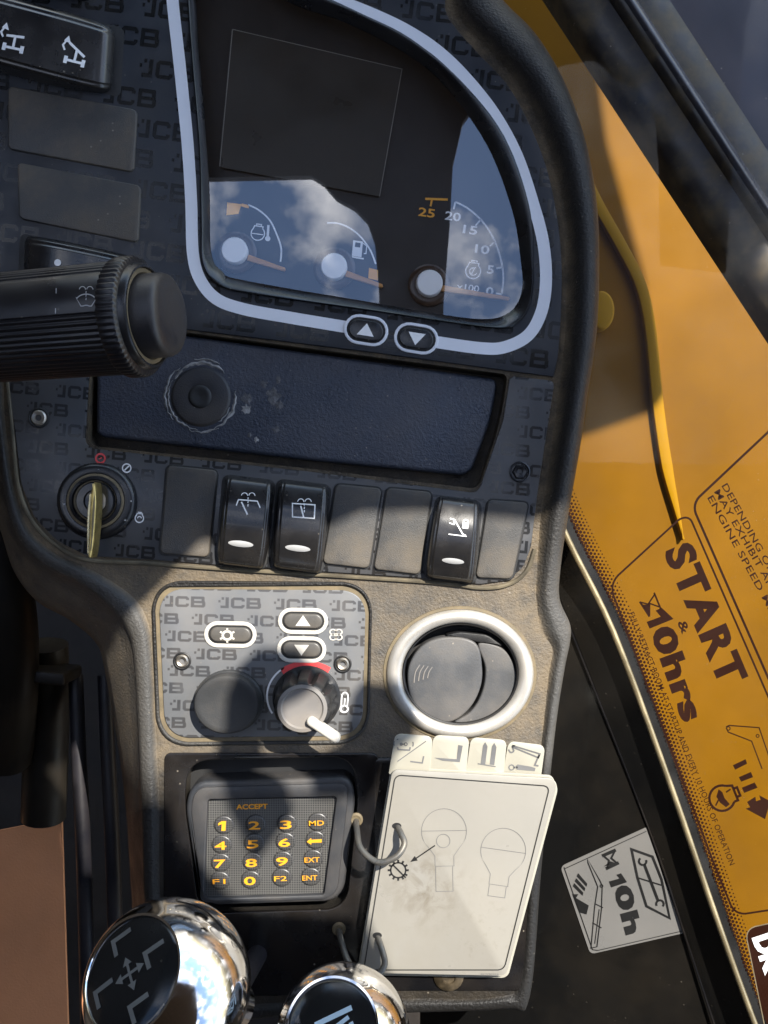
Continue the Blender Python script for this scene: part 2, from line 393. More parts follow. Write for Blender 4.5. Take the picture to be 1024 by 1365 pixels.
def tube(name, pts, r, m, parent=None, n=10, sub=6, rfun=None):
    """pts: px, py, z triples"""
    P = [W(*p) for p in pts]; P = [Vector(p) for p in spl(P, sub)]; vs, fs = [], []; up = Vector((0.3, 0.2, 1)).normalized()
    for i, p in enumerate(P):
        t = (P[min(i + 1, len(P) - 1)] - P[max(i - 1, 0)]).normalized()
        a = t.cross(up); a = a.normalized() if a.length > 1e-4 else t.orthogonal().normalized(); b = t.cross(a)
        rr = (rfun(i / (len(P) - 1)) if rfun else r) * S
        for k in range(n):
            q = 2 * math.pi * k / n; vs.append(p + (a * math.cos(q) + b * math.sin(q)) * rr)
    for i in range(len(P) - 1):
        for k in range(n):
            k2 = (k + 1) % n; fs.append((i * n + k, i * n + k2, (i + 1) * n + k2, (i + 1) * n + k))
    fs += [tuple(range(n)), tuple((len(P) - 1) * n + k for k in range(n))]
    return add(name, vs, fs, m, parent)

class Ink:
    """flat print: 2D shapes in frame pixels laid on a surface"""
    def __init__(s): s.v, s.f = [], []
    def poly(s, pts):
        b = len(s.v); s.v += [tuple(p) for p in pts]; s.f.append(list(range(b, b + len(pts)))); return s
    def fill(s, loops):
        bm = bmesh.new(); ed = []
        for lp in loops:
            q = [bm.verts.new((x, y, 0)) for x, y in lp]; ed += [bm.edges.new((q[i], q[(i + 1) % len(q)])) for i in range(len(q))]
        bmesh.ops.triangle_fill(bm, edges=ed, use_beauty=True, normal=(0, 0, 1)); bm.verts.index_update()
        b = len(s.v); s.v += [(v.co.x, v.co.y) for v in bm.verts]; s.f += [[b + v.index for v in f.verts] for f in bm.faces]; bm.free(); return s
    def line(s, pts, wd, closed=False):
        P = [Vector(p) for p in pts]; N = len(P); b = len(s.v)
        for i in range(N):
            a = P[i - 1] if (i > 0 or closed) else P[i]; c = P[(i + 1) % N] if (i < N - 1 or closed) else P[i]
            d1 = (P[i] - a); d2 = (c - P[i]); d1 = d1.normalized() if d1.length else d2.normalized(); d2 = d2.normalized() if d2.length else d1
            nn = Vector((-d1.y - d2.y, d1.x + d2.x)); q = nn.length_squared; k = min(wd / q if q > .3 else wd / 2, wd)
            s.v += [tuple(P[i] + nn * k), tuple(P[i] - nn * k)]
        for i in range(N if closed else N - 1):
            j = (i + 1) % N; s.f.append([b + 2 * i, b + 2 * j, b + 2 * j + 1, b + 2 * i + 1])
        return s
    def arc(s, cx, cy, r, a0, a1, wd, n=24, ry=None):
        ry = ry or r
        return s.line([(cx + r * math.cos(math.radians(a0 + (a1 - a0) * k / n)), cy + ry * math.sin(math.radians(a0 + (a1 - a0) * k / n))) for k in range(n + 1)], wd)
    def ring(s, cx, cy, r, wd, ry=None, n=28): return s.line(ell(cx, cy, r, ry, n), wd, True)
    def disc(s, cx, cy, r, ry=None, n=20, rot=0): return s.poly(ell(cx, cy, r, ry, n, rot))
    def text(s, t, start, end, up, bold=0.0, gap=1.0):
        v, f = text_geo(t, bold, gap); b = len(s.v); st, en, u = Vector(start), Vector(end), Vector(up)
        s.v += [tuple(st + (en - st) * x + u * y) for x, y in v]; s.f += [[b + i for i in q] for q in f]; return s
    def build(s, name, surf, m, parent):
        return add(name, [surf(x, y) for x, y in s.v], s.f, m, parent, smooth=False)
_tx = {}
def text_geo(t, bold, gap=1.0):
    k = (t, bold, gap)
    if k in _tx: return _tx[k]
    c = bpy.data.curves.new('t', 'FONT'); c.body = t; c.size = 1; c.offset = bold; c.resolution_u = 3; c.space_character = gap; c.space_word = 1.0
    o = bpy.data.objects.new('t', c); sc.collection.objects.link(o)
    dg = bpy.context.evaluated_depsgraph_get(); me = o.evaluated_get(dg).to_mesh()
    vs = [(v.co.x, v.co.y) for v in me.vertices]; fs = [list(p.vertices) for p in me.polygons]
    o.evaluated_get(dg).to_mesh_clear(); bpy.data.objects.remove(o); bpy.data.curves.remove(c)
    x0 = min(v[0] for v in vs); x1 = max(v[0] for v in vs); h = 0.729
    vs = [((x - x0) / (x1 - x0), y / h) for x, y in vs]; _tx[k] = (vs, fs); return vs, fs
def ctext(ink, t, cx, cy, wd, h, ang=0, bold=0.0, gap=1.0):
    """text centred on a point; ang in degrees, positive turns clockwise"""
    a = math.radians(ang); r = Vector((math.cos(a), math.sin(a))); u = Vector((math.sin(a), -math.cos(a)))
    st = Vector((cx, cy)) - r * wd / 2 - u * h / 2
    return ink.text(t, st, st + r * wd, u * h, bold, gap)

# ================================================================== setting: floor, ceiling
def box_px(name, x0, x1, y0, y1, z0, z1, m, parent=None):
    v = [Vector((x, y, z)) * S for z in (z0, z1) for x, y in ((x0, y0), (x1, y0), (x1, y1), (x0, y1))]
    return add(name, v, [(0, 1, 2, 3), (4, 5, 6, 7), (0, 1, 5, 4), (1, 2, 6, 5), (2, 3, 7, 6), (3, 0, 4, 7)], m, parent, smooth=False)
fl = box_px('floor', -4000, 4000, -4000, 4000, -1330, -1300, 'floor_black'); fl['kind'] = 'structure'

def shade_pt(px, py, zr):
    """where a roof edge at height zr stands to end its shade at this frame pixel of the face"""
    p = W(px, py, 0) / S; return (p.x + SUN.x / SUN.z * zr, p.y + SUN.y / SUN.z * zr)
def roof_poly(name, loops, z0, z1, m):
    bm = bmesh.new(); e1 = []; e2 = []
    for pts in loops:
        a = [bm.verts.new((x * S, y * S, z0 * S)) for x, y in pts]; b = [bm.verts.new((x * S, y * S, z1 * S)) for x, y in pts]
        n = len(pts); e1 += [bm.edges.new((a[i], a[(i + 1) % n])) for i in range(n)]; e2 += [bm.edges.new((b[i], b[(i + 1) % n])) for i in range(n)]
        for i in range(n): bm.faces.new((a[i], a[(i + 1) % n], b[(i + 1) % n], b[i]))
    bmesh.ops.triangle_fill(bm, edges=e1, normal=(0, 0, 1)); bmesh.ops.triangle_fill(bm, edges=e2, normal=(0, 0, 1))
    bm.verts.index_update(); vs = [Vector(v.co) for v in bm.verts]; fs = [[v.index for v in f.verts] for f in bm.faces]; bm.free()
    o = add(name, vs, fs, m, smooth=False); o['kind'] = 'structure'; return o
ZR = 2600
def refl(px, py, zr=ZR):
    p = W(px, py, 0) / S; k = 1 + zr / D; return (p.x * k, p.y * k)
sun_edge = [shade_pt(x, y, ZR) for x, y in ((720, 1420), (520, 1350), (470, 1225), (330, 1215), (240, 1130), (225, 1072), (165, 1072), (150, 920), (100, 870),
            (112, 850), (180, 806), (290, 694), (340, 700), (430, 688), (500, 657), (600, 655), (720, 668), (790, 640))]
ceil = [(-3600, 6000), (-3600, -3600), (2600, -3600), (2600, 700)] + sun_edge + [(1925, 2310), (2138, 2385), (2105, 2647), (2023, 2942), (1960, 3400), (1960, 6000)]
sky_open = [refl(-420, 215), refl(235, 236), refl(415, 232), refl(432, 243), refl(448, 262), refl(472, 275), refl(490, 293), refl(500, 322), refl(505, 380), refl(508, 500), refl(588, 515), refl(592, 400), refl(600, 300), refl(604, 220), refl(618, 160), refl(640, 130), refl(712, 130), refl(716, 470), refl(700, 640), refl(640, 760), refl(-420, 760)]
roof_poly('cab_ceiling', [ceil, sky_open], ZR, ZR + 50, 'ceiling_grey')
ZB = 2530  # added unseen blockers, cut to lay a hand-like shadow on keypad and climate panel
for nm, pts in (('shadow_blocker', [(345, 866), (396, 866), (428, 905), (398, 938), (352, 962), (350, 1010), (376, 1045), (392, 1080), (352, 1135), (335, 1100), (316, 1060), (300, 1000), (308, 920), (322, 885)]),
                ('shadow_blocker', [(482, 908), (545, 914), (556, 975), (520, 1000), (500, 1050), (428, 1046), (424, 1005), (466, 985)])):
    roof_poly(nm, [[shade_pt(x, y, ZB) for x, y in pts]], ZB, ZB + 30, 'ceiling_grey')
for nm, a in (('cab_rear_wall', (-3600, 2600, -3650, -3600)), ('cab_left_wall', (-3650, -3600, -3600, 6000))):
    o = box_px(nm, *a, -1300, ZR, 'ceiling_grey'); o['kind'] = 'structure'

# ================================================================== dashboard
dash = empty('dashboard', W(430, 700, -100), 'black textured plastic dashboard console with dark grey logo-printed trim panels', 'dashboard')
#      inner           crest          outer          foot (lower, on the side)   crest height
K = [((560, -60), (585, -75), (610, -90), None, 20),
     ((600, 22), (634, 5), (664, -8), None, 22),
     ((640, 70), (682, 56), (715, 46), None, 24),
     ((684, 119), (727, 113), (754, 112), None, 24),
     ((723, 198), (760, 192), (781, 189), None, 24),
     ((743, 272), (776, 268), (795, 264), None, 24),
     ((752, 351), (782, 348), (799, 343), None, 24),
     ((750, 439), (779, 439), (796, 439), None, 24),
     ((744, 500), (770, 515), (784, 525), None, 24),
     ((732, 600), (756, 603), (772, 605), None, 22),
     ((718, 690), (742, 688), (758, 685), None, 18),
     ((714, 755), (733, 754), (748, 752), None, 14),
     ((713, 800), (730, 800), (746, 797), None, 12),
     ((720, 841), (741, 838), (760, 832), None, 11),
     ((735, 866), (749, 864), (760, 856), None, 10),
     ((730, 900), (743, 900), (752, 896), None, 10),
     ((722, 979), (731, 982), (739, 985), None, 9),
     ((702, 1150), (712, 1153), (722, 1156), None, 8),
     ((690, 1300), (699, 1318), (706, 1330), None, 6),
     ((660, 1328), (665, 1336), (672, 1345), None, 5),
     ((540, 1330), (540, 1340), (540, 1350), None, 5),
     ((380, 1335), (380, 1345), (380, 1355), None, 5),
     ((235, 1330), (220, 1345), (205, 1355), (190, 1360), 5),
     ((216, 1200), (203, 1200), (192, 1200), (176, 1200), 8),
     ((214, 1066), (201, 1066), (188, 1066), (168, 1080), 8),
     ((210, 983), (198, 983), (185, 983), (158, 1000), 8),
     ((206, 880), (194, 885), (180, 892), (139, 890), 9),
     ((199, 828), (186, 836), (172, 845), (127, 856), 9),
     ((176, 792), (164, 801), (150, 814), (92, 826), 9),
     ((122, 758), (116, 768), (108, 780), (50, 802), 9),
     ((76, 736), (68, 744), (58, 754), (19, 762), 9),
     ((40, 704), (31, 709), (22, 716), (0, 705), 9),
     ((20, 645), (11, 648), (3, 652), (-22, 655), 9),
     ((8, 560), (-1, 561), (-8, 562), (-40, 565), 9),
     ((-4, 460), (-14, 460), (-24, 460), (-60, 460), 9),
     ((-90, 300), (-105, 300), (-120, 300), (-150, 300), 9),
     ((-110, -80), (-125, -90), (-140, -100), (-160, -120), 9),
     ((250, -150), (250, -165), (250, -180), (250, -190), 12)]
SEG = 7
inn = spl([k[0] for k in K], SEG, True); cre = spl([k[1] for k in K], SEG, True); out = spl([k[2] for k in K], SEG, True)
foot = spl([(k[3] if k[3] else k[2]) for k in K], SEG, True); ch = spl([(k[4], 0) for k in K], SEG, True)
bezel_out = spl([(248, -60), (250, 0), (256, 82), (266, 205), (268, 300), (270, 352), (292, 381), (343, 393), (500, 415), (655, 437), (690, 430), (708, 400), (711, 343), (705, 272), (672, 181), (615, 108), (547, 51), (480, 17), (400, -20), (320, -60)], 6, True)
glass_in = spl([(258, -48), (262, 10), (264, 60), (270, 123), (279, 250), (281, 335), (296, 362), (325, 374), (500, 404), (630, 425), (677, 418), (696, 388), (694, 343), (683, 280), (649, 192), (592, 113), (536, 68), (456, 28), (388, 4), (320, -40)], 6, True)
pocket_out = rp([(122, 425), (250, 443), (677, 499), (668, 560), (638, 652), (400, 623), (117, 594)], [6, 4, 8, 40, 12, 60, 12])
kp_rec = rp([(250, 1014), (470, 1008), (478, 1060), (462, 1212), (266, 1218), (246, 1070)], [30, 30, 20, 26, 26, 20])
VC = (613, 898)
vent_hole = ell(VC[0], VC[1], 88, 77, 48)
def lofted_body():
    bm = bmesh.new(); n = len(inn)
    def ring(pts, zs): return [bm.verts.new(W(x, y, z) / S) for (x, y), z in zip(pts, zs)]
    def lerp(a, b, t): return [(p[0] + (q[0] - p[0]) * t, p[1] + (q[1] - p[1]) * t) for p, q in zip(a, b)]
    h = [c[0] for c in ch]
    R = [(inn, [0] * n, .9), (lerp(inn, cre, .12), [-.5] * n, 1), (lerp(inn, cre, .3), [x * .12 for x in h], .55), (lerp(inn, cre, .6), [x * .62 for x in h], .1),
         (lerp(inn, cre, .85), [x * .93 for x in h], 0), (cre, h, 0), (lerp(cre, out, .3), [x * .97 for x in h], .05), (lerp(cre, out, .65), [x * .75 for x in h], .1),
         (lerp(cre, out, .9), [x * .35 for x in h], .15), (out, [-6] * n, .25), (lerp(out, foot, .35), [-26] * n, .5), (lerp(out, foot, .85), [-70] * n, .65), (foot, [-92] * n, .8)]
    rings = [ring(p, z) for p, z, d in R]; dust = {}
    for (p, z, d), r in zip(R, rings):
        for v in r: dust[v] = d
    for a, b in zip(rings, rings[1:]):
        for i in range(n): bm.faces.new((a[i], a[(i + 1) % n], b[(i + 1) % n], b[i]))
    # last ring drops away under the console
    low = [bm.verts.new((v.co.x, v.co.y, -330)) for v in rings[-1]]
    for v in low: dust[v] = .2
    for i in range(n): bm.faces.new((rings[-1][i], rings[-1][(i + 1) % n], low[(i + 1) % n], low[i]))
    ed = [bm.edges.get((rings[0][i], rings[0][(i + 1) % n])) for i in range(n)]
    for hole, depth in ((bezel_out, -60), (pocket_out, -34), (vent_hole, -60), (kp_rec, -40)):
        t = [bm.verts.new(W(x, y, 0) / S) for x, y in hole]; b = [bm.verts.new((v.co.x, v.co.y, depth)) for v in t]; N = len(t)
        ed += [bm.edges.new((t[i], t[(i + 1) % N])) for i in range(N)]
        for i in range(N): bm.faces.new((t[i], t[(i + 1) % N], b[(i + 1) % N], b[i]))
        bm.faces.new(b)
        for v in t: dust[v] = .6
        for v in b: dust[v] = .3
    bmesh.ops.triangle_fill(bm, edges=ed, use_beauty=True, normal=(0, 0, 1))
    bm.verts.index_update(); L = list(bm.verts)
    vs = [Vector(v.co) * S for v in L]; fs = [[v.index for v in f.verts] for f in bm.faces]; d = [dust.get(v, 0) for v in L]; bm.free()
    return vs, fs, d
vs, fs, du = lofted_body()
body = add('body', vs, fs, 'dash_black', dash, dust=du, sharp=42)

# trim panels
edge_up = [p for p in inn[:SEG * 8 - 1]]
trim_up_out = [(p[0] - 3, p[1]) for p in edge_up if p[1] > -70] + [(738, 502), (676, 494), (500, 470), (250, 439), (120, 421), (-20, 402), (-80, 390), (-80, -70)]
slab('trim_panel', [trim_up_out, bezel_out], 4.5, -3, 'trim_upper', dash, bev=1.2, seg=2)
trim_lo = [(-4, 418), (4, 470), (13, 520), (21, 585), (28, 645), (46, 690), (76, 721), (116, 741), (200, 746), (290, 753), (570, 771), (640, 779), (675, 774), (697, 757), (708, 730), (717, 655), (739, 512), (735, 507), (680, 501),
           (671, 560), (640, 650), (633, 657), (400, 627), (122, 598), (113, 590), (118, 500), (121, 428)]
slab('trim_panel', rp(trim_lo, 5, 3), 3.5, -3, 'trim_lower', dash, bev=1.2, seg=2)
# dusty lip round the lower edge of the trim
ink = Ink(); 
lipo = [(10, 500), (18, 585), (25, 648), (43, 694), (74, 726), (115, 746), (200, 751), (290, 758), (570, 776), (640, 784), (678, 779), (702, 761), (713, 732)]
tube('trim_edge', [(x, y, 1.5) for x, y in lipo], 3.0, 'seam_dust', dash, 8, 5)

# recessed leather-grain plate
plate = slab('recessed_plate', rp([(128, 428), (250, 447), (664, 505), (655, 560), (626, 634), (400, 612), (128, 581)], [6, 4, 10, 40, 14, 60, 10]), -9, -30, 'plate_leather', dash, bev=6, seg=4)
lathe('scuffed_boss', [(0.01, 1.2), (9, 1.4), (12, 2.6), (36, 3.4), (39, 2.2), (41, -1)], 268, 529, -9, 'boss_black', plate, 44)
lathe('boss_centre', [(0.01, 2.5), (5, 3.6), (9, 4), (12, 4.8), (15, 3.6), (16, 2)], 267, 529, -8.5, 'well_black', plate, 20)
def scuff(cx, cy, r0, a0, a1, w0, seed, name='scuff'):
    rnd = random.Random(seed); a = a0; bm_v, bm_f = [], []
    n = int(abs(a1 - a0) / 5); top = []; bot = []
    for k in range(n + 1):
        q = math.radians(a0 + (a1 - a0) * k / n); w_ = w0 * rnd.uniform(.25, 1) * math.sin(math.pi * min(1, (k + .6) / (n + 1))) + .3; rr = r0 + rnd.uniform(-1.2, 1.2)
        top.append((cx + (rr + w_) * math.cos(q), cy + (rr + w_) * math.sin(q))); bot.append((cx + (rr - w_) * math.cos(q), cy + (rr - w_) * math.sin(q)))
    N = n + 1; zz = flat(-8.6); mid = flat(-7.2); vs = []; fs = []
    for i in range(N):
        vs += [zz(*top[i]), mid((top[i][0] + bot[i][0]) / 2, (top[i][1] + bot[i][1]) / 2), zz(*bot[i])]
    for i in range(N - 1): fs += [(3 * i, 3 * i + 1, 3 * i + 4, 3 * i + 3), (3 * i + 1, 3 * i + 2, 3 * i + 5, 3 * i + 4)]
    return add(name, vs, fs, 'plate_scuff', plate)
for i, (r0, a0, a1, w0) in enumerate(((45, -130, -45, 3.2), (44, 95, 210, 2.2), (46, -10, 70, 3.0), (48, 140, 235, 2.0), (43, 215, 235, 3.2), (29, -45, -5, 4.5), (50, -100, -60, 2), (41, 20, 55, 2), (47, 60, 110, 2), (33, -30, 0, 2.6))):
    scuff(268, 529, r0, a0, a1, w0, i)
def blotch(cx, cy, r, seed):
    rnd = random.Random(seed); n = 16
    pts = [(cx + r * rnd.uniform(.35, 1.1) * math.cos(2 * math.pi * k / n), cy + r * rnd.uniform(.35, 1.2) * math.sin(2 * math.pi * k / n)) for k in range(n)]
    zz = flat(-8.7); vs = [W(cx, cy, -7.8)] + [zz(*p) for p in pts]
    add('glue_residue', vs, [(0, 1 + k, 1 + (k + 1) % n) for k in range(n)], 'plate_scuff' if seed % 5 == 0 else 'plate_residue', plate)
for i, (x, y, r) in enumerate(((290, 520, 7), (330, 532, 10), (327, 545, 8), (365, 528, 12), (372, 540, 8), (371, 507, 6), (333, 580, 4), (342, 586, 4), (368, 572, 6), (300, 512, 5), (296, 530, 4), (352, 512, 6))): blotch(x, y, r, i * 1 + 3)

# screws
def screw(px, py, z, parent, m='screw_steel', r=12):
    s = lathe('screw', [(r, -6), (r, .8), (r - 1.6, 1.6), (r - 2.6, .8), (r - 3.4, -3), (0.01, -3.2)], px, py, z, 'well_black' if m != 'screw_black' else 'screw_black', parent, 24)
    pr = []
    lathe('screw_head', [(r - 3.2, -3), (r - 3.4, 1.5), (r - 5.4, 3.4), (r * .32, 2.4), (r * .28, -.5), (.01, -.8)], px, py, z - 1, m, s, 6 if m == 'screw_black' else 16)
screw(52, 557, 4, dash, r=14); screw(693, 629, 4, dash, 'screw_black', 14)
# low mounting plate behind the keypad
slab('mounting_plate', [rp([(219, 1004), (505, 1004), (500, 1328), (217, 1328)], [8, 10, 4, 4]), kp_rec], 3, -2, 'gloss_black', dash, bev=1.5)
# lower shelf behind the card book with its bolt
slab('shelf_panel', rp([(498, 1010), (727, 1010), (697, 1322), (496, 1322)], 8), 3.2, -2, 'gloss_black', dash, bev=3)
lathe('bolt', [(20, 0), (20, 3), (16, 6), (9, 7), (8, 5), (4, 4.5), (.01, 4.5)], 598, 1300, 3, 'bolt_brown', dash, 20)

# ================================================================== instrument cluster
cl = empty('instrument_cluster', W(480, 230, -45), 'rounded instrument cluster with three white-hubbed gauges under glass', 'gauge cluster')
# bezel: sloped black frame
def between(a, za, b, zb, za2=None):
    n = len(a); vs = []; fs = []
    prof = [(0, za - 6), (0, za), (.12, za + 2), (.3, za + .5), (1, zb), (1, zb - 10)]
    for t, z in prof:
        for p, q in zip(a, b): vs.append(W(p[0] + (q[0] - p[0]) * t, p[1] + (q[1] - p[1]) * t, z))
    for j in range(len(prof) - 1):
        for i in range(n): fs.append((j * n + i, j * n + (i + 1) % n, (j + 1) * n + (i + 1) % n, (j + 1) * n + i))
    return vs, fs
v_, f_ = between(bezel_out, 6, glass_in, -7); add('bezel', v_, f_, 'bezel_black', cl)
gi2 = [(x, y) for x, y in glass_in]
slab('dial_face', [(480 + (x - 480) * 1.06, 220 + (y - 220) * 1.06) for x, y in glass_in], -40, -48, 'dial_black', cl, bev=1)
slab('lens', gi2, -8, -10, 'lens_glass', cl, bev=.4, seg=1)
scr = slab('display_screen', rp([(310, 39), (536, 92), (506, 262), (293, 223)], 3), -34, -41, 'screen_dark', cl, bev=.6, seg=1)
Ink().line([(310, 39), (536, 92), (506, 262)], 1.1).line([(310, 39), (293, 222)], 1.4).build('screen_outline', flat(-33.4), 'screen_line', scr)
DZ = flat(-38.8)
def engine(ink, cx, cy, s, wd=1.6, ang=0):
    a = math.radians(ang)
    def T(pts): return [(cx + s * (x * math.cos(a) - y * math.sin(a)), cy + s * (x * math.sin(a) + y * math.cos(a))) for x, y in pts]
    body = [(math.cos(math.radians(t)), math.sin(math.radians(t)) + .15) for t in range(-52, 233, 15)]
    ink.line(T(body), wd); ink.line(T([body[0], (.62, -.95), (-.62, -.95), body[-1]]), wd)
    ink.line(T([(-.35, -.95), (-.35, -1.25), (.35, -1.25), (.35, -.95)]), wd)
    return T
def gauge(name, hub, tip, hubr=18):
    g = add_part = lathe(name, [(hubr + 11, 0), (hubr + 11, 5), (hubr + 7, 8), (hubr + 3, 8)], hub[0], hub[1], -39, 'hub_ring', cl, 32)
    lathe('hub', [(hubr, 0), (hubr, 16), (hubr - 1.5, 18), (0.01, 18.5)], hub[0], hub[1], -38, 'hub_white', g, 32)
    d = Vector((tip[0] - hub[0], tip[1] - hub[1])).normalized(); q = Vector((-d.y, d.x)); h = Vector(hub); t = Vector(tip)
    slab('needle', [tuple(h + d * 16 + q * 4.2), tuple(t + q * 2.6), tuple(t + d * 2), tuple(t - q * 2.6), tuple(h + d * 16 - q * 4.2)], -25, -29, 'needle_amber', g, bev=1.2, seg=2, bottom=True)
    return g
tg = gauge('temperature_gauge', (315, 338), (379, 359))
Ink().line(spl([(331, 273), (345, 280), (360, 294), (370, 315), (375, 332), (374, 349)], 6), 2.2).build('scale_arc', DZ, 'dial_white', tg)
Ink().poly([(303, 270), (322, 272), (318, 285), (302, 287)]).line([(322, 273), (332, 276)], 4).build('warning_mark', DZ, 'amber_print', tg)
i_ = Ink(); engine(i_, 344, 310, 9, 1.5, 8); i_.line([(336, 311), (351, 313)], 1.2).line([(358, 300), (357, 315)], 3.2).disc(357, 318, 3.6); i_.build('symbol', DZ, 'dial_white', tg)
fg = gauge('fuel_gauge', (446, 359), (509, 381))
Ink().line(spl([(436, 297), (452, 298), (468, 305), (482, 317), (494, 334), (501, 352)], 6), 2.2).build('scale_arc', DZ, 'dial_white', fg)
Ink().poly([(492, 357), (504, 360), (504, 374), (491, 371)]).build('reserve_mark', DZ, 'amber_print', fg)
i_ = Ink().fill([[(471, 320), (484, 322), (482, 343), (469, 341)], [(474, 323), (481, 324), (480, 330), (473, 329)]]).line([(467, 342), (485, 345)], 2).line([(484, 324), (489, 328), (488, 338), (485, 338)], 1.4); i_.build('symbol', DZ, 'dial_white', fg)
rg = gauge('rev_counter', (572, 381), (678, 398))
i_ = Ink().line(spl([(607, 269), (624, 278), (643, 295), (658, 318), (667, 343), (671, 368), (669, 392)], 6), 2.4)
for a, b in (((607, 269), (605, 279)), ((641, 292), (634, 301)), ((660, 322), (653, 328)), ((670, 356), (662, 358)), ((669, 392), (661, 391))): i_.line([a, b], 2.2)
i_.build('scale_arc', DZ, 'dial_white', rg)
i_ = Ink(); 
for t, x, y, wd in (('20', 604, 288, 21), ('15', 627, 306, 19), ('10', 643, 332, 19), ('5', 654, 359, 9), ('0', 653, 388, 10)): ctext(i_, t, x, y, wd, 11.5, 8, .02)
ctext(i_, 'x100', 624, 383, 30, 9, 8, .01); i_.build('numerals', DZ, 'dial_white', rg)
i_ = Ink(); ctext(i_, '25', 569, 283, 22, 11.5, 8, .02); i_.line([(567, 265), (597, 266)], 3).line([(576, 266), (574, 275)], 2.5); i_.build('red_zone_mark', DZ, 'amber_print', rg)
i_ = Ink(); T = engine(i_, 631, 360, 10, 1.6, 8); i_.arc(631, 362, 5, 20, 290, 1.4, 12).line([(634, 356), (628, 366)], 1.4); i_.build('symbol', DZ, 'dial_white', rg)

# grey line round the cluster and its two buttons
CZ = flat(5.0)
gl_left = spl([(228, -30), (231, 10), (240, 90), (250, 190), (255, 270), (257, 335), (266, 371), (288, 398), (325, 412), (390, 424), (462, 436)], 6)
gl_right = spl([(582, 456), (640, 464), (672, 463), (704, 447), (722, 415), (728, 372), (724, 322), (711, 272), (689, 207), (659, 152), (622, 105), (585, 69), (545, 42), (500, 20), (440, -4), (400, -20)], 6)
Ink().line(gl_left, 16).build('border_line', CZ, 'grey_line', dash); Ink().line(gl_right, 16).build('border_line', CZ, 'grey_line', dash)
def button(cx, cy, w_, h_, ang, z, parent, ringm, tri=0, name='push_button', rimw=5, capm='button_dark', sym=None):
    p = slab(name, [oval(cx, cy, w_, h_, ang), oval(cx, cy, w_ - 2 * rimw, h_ - 2 * rimw, ang)], z + 1.6, z - 2, ringm, parent, bev=.8, seg=2)
    slab('recess', oval(cx, cy, w_ - 2 * rimw + 1, h_ - 2 * rimw + 1, ang), z + .4, z - 2, 'well_black', p, bev=.2, seg=1)
    slab('cap', oval(cx, cy, w_ - 2 * rimw - 5, h_ - 2 * rimw - 5, ang), z + 3.6, z - 2, capm, p, bev=2.2, seg=3)
    if tri:
        q = h_ * .23; sgn = tri; c, s_ = math.cos(ang), math.sin(ang)
        pts = [(-q * 1.25, sgn * q * .8), (q * 1.25, sgn * q * .8), (0, -sgn * q * 1.0)]
        Ink().poly([(cx + x * c - y * s_, cy + x * s_ + y * c) for x, y in pts]).build('arrow_mark', flat(z + 4.0), 'white_print' if capm == 'bezel_black' else 'pointer_white', p)
    return p
button(488, 440, 60, 40, math.radians(9), 5.2, dash, 'grey_line', 1, rimw=4, capm='bezel_black')
button(555, 451, 60, 40, math.radians(9), 5.2, dash, 'grey_line', -1, rimw=4, capm='bezel_black')

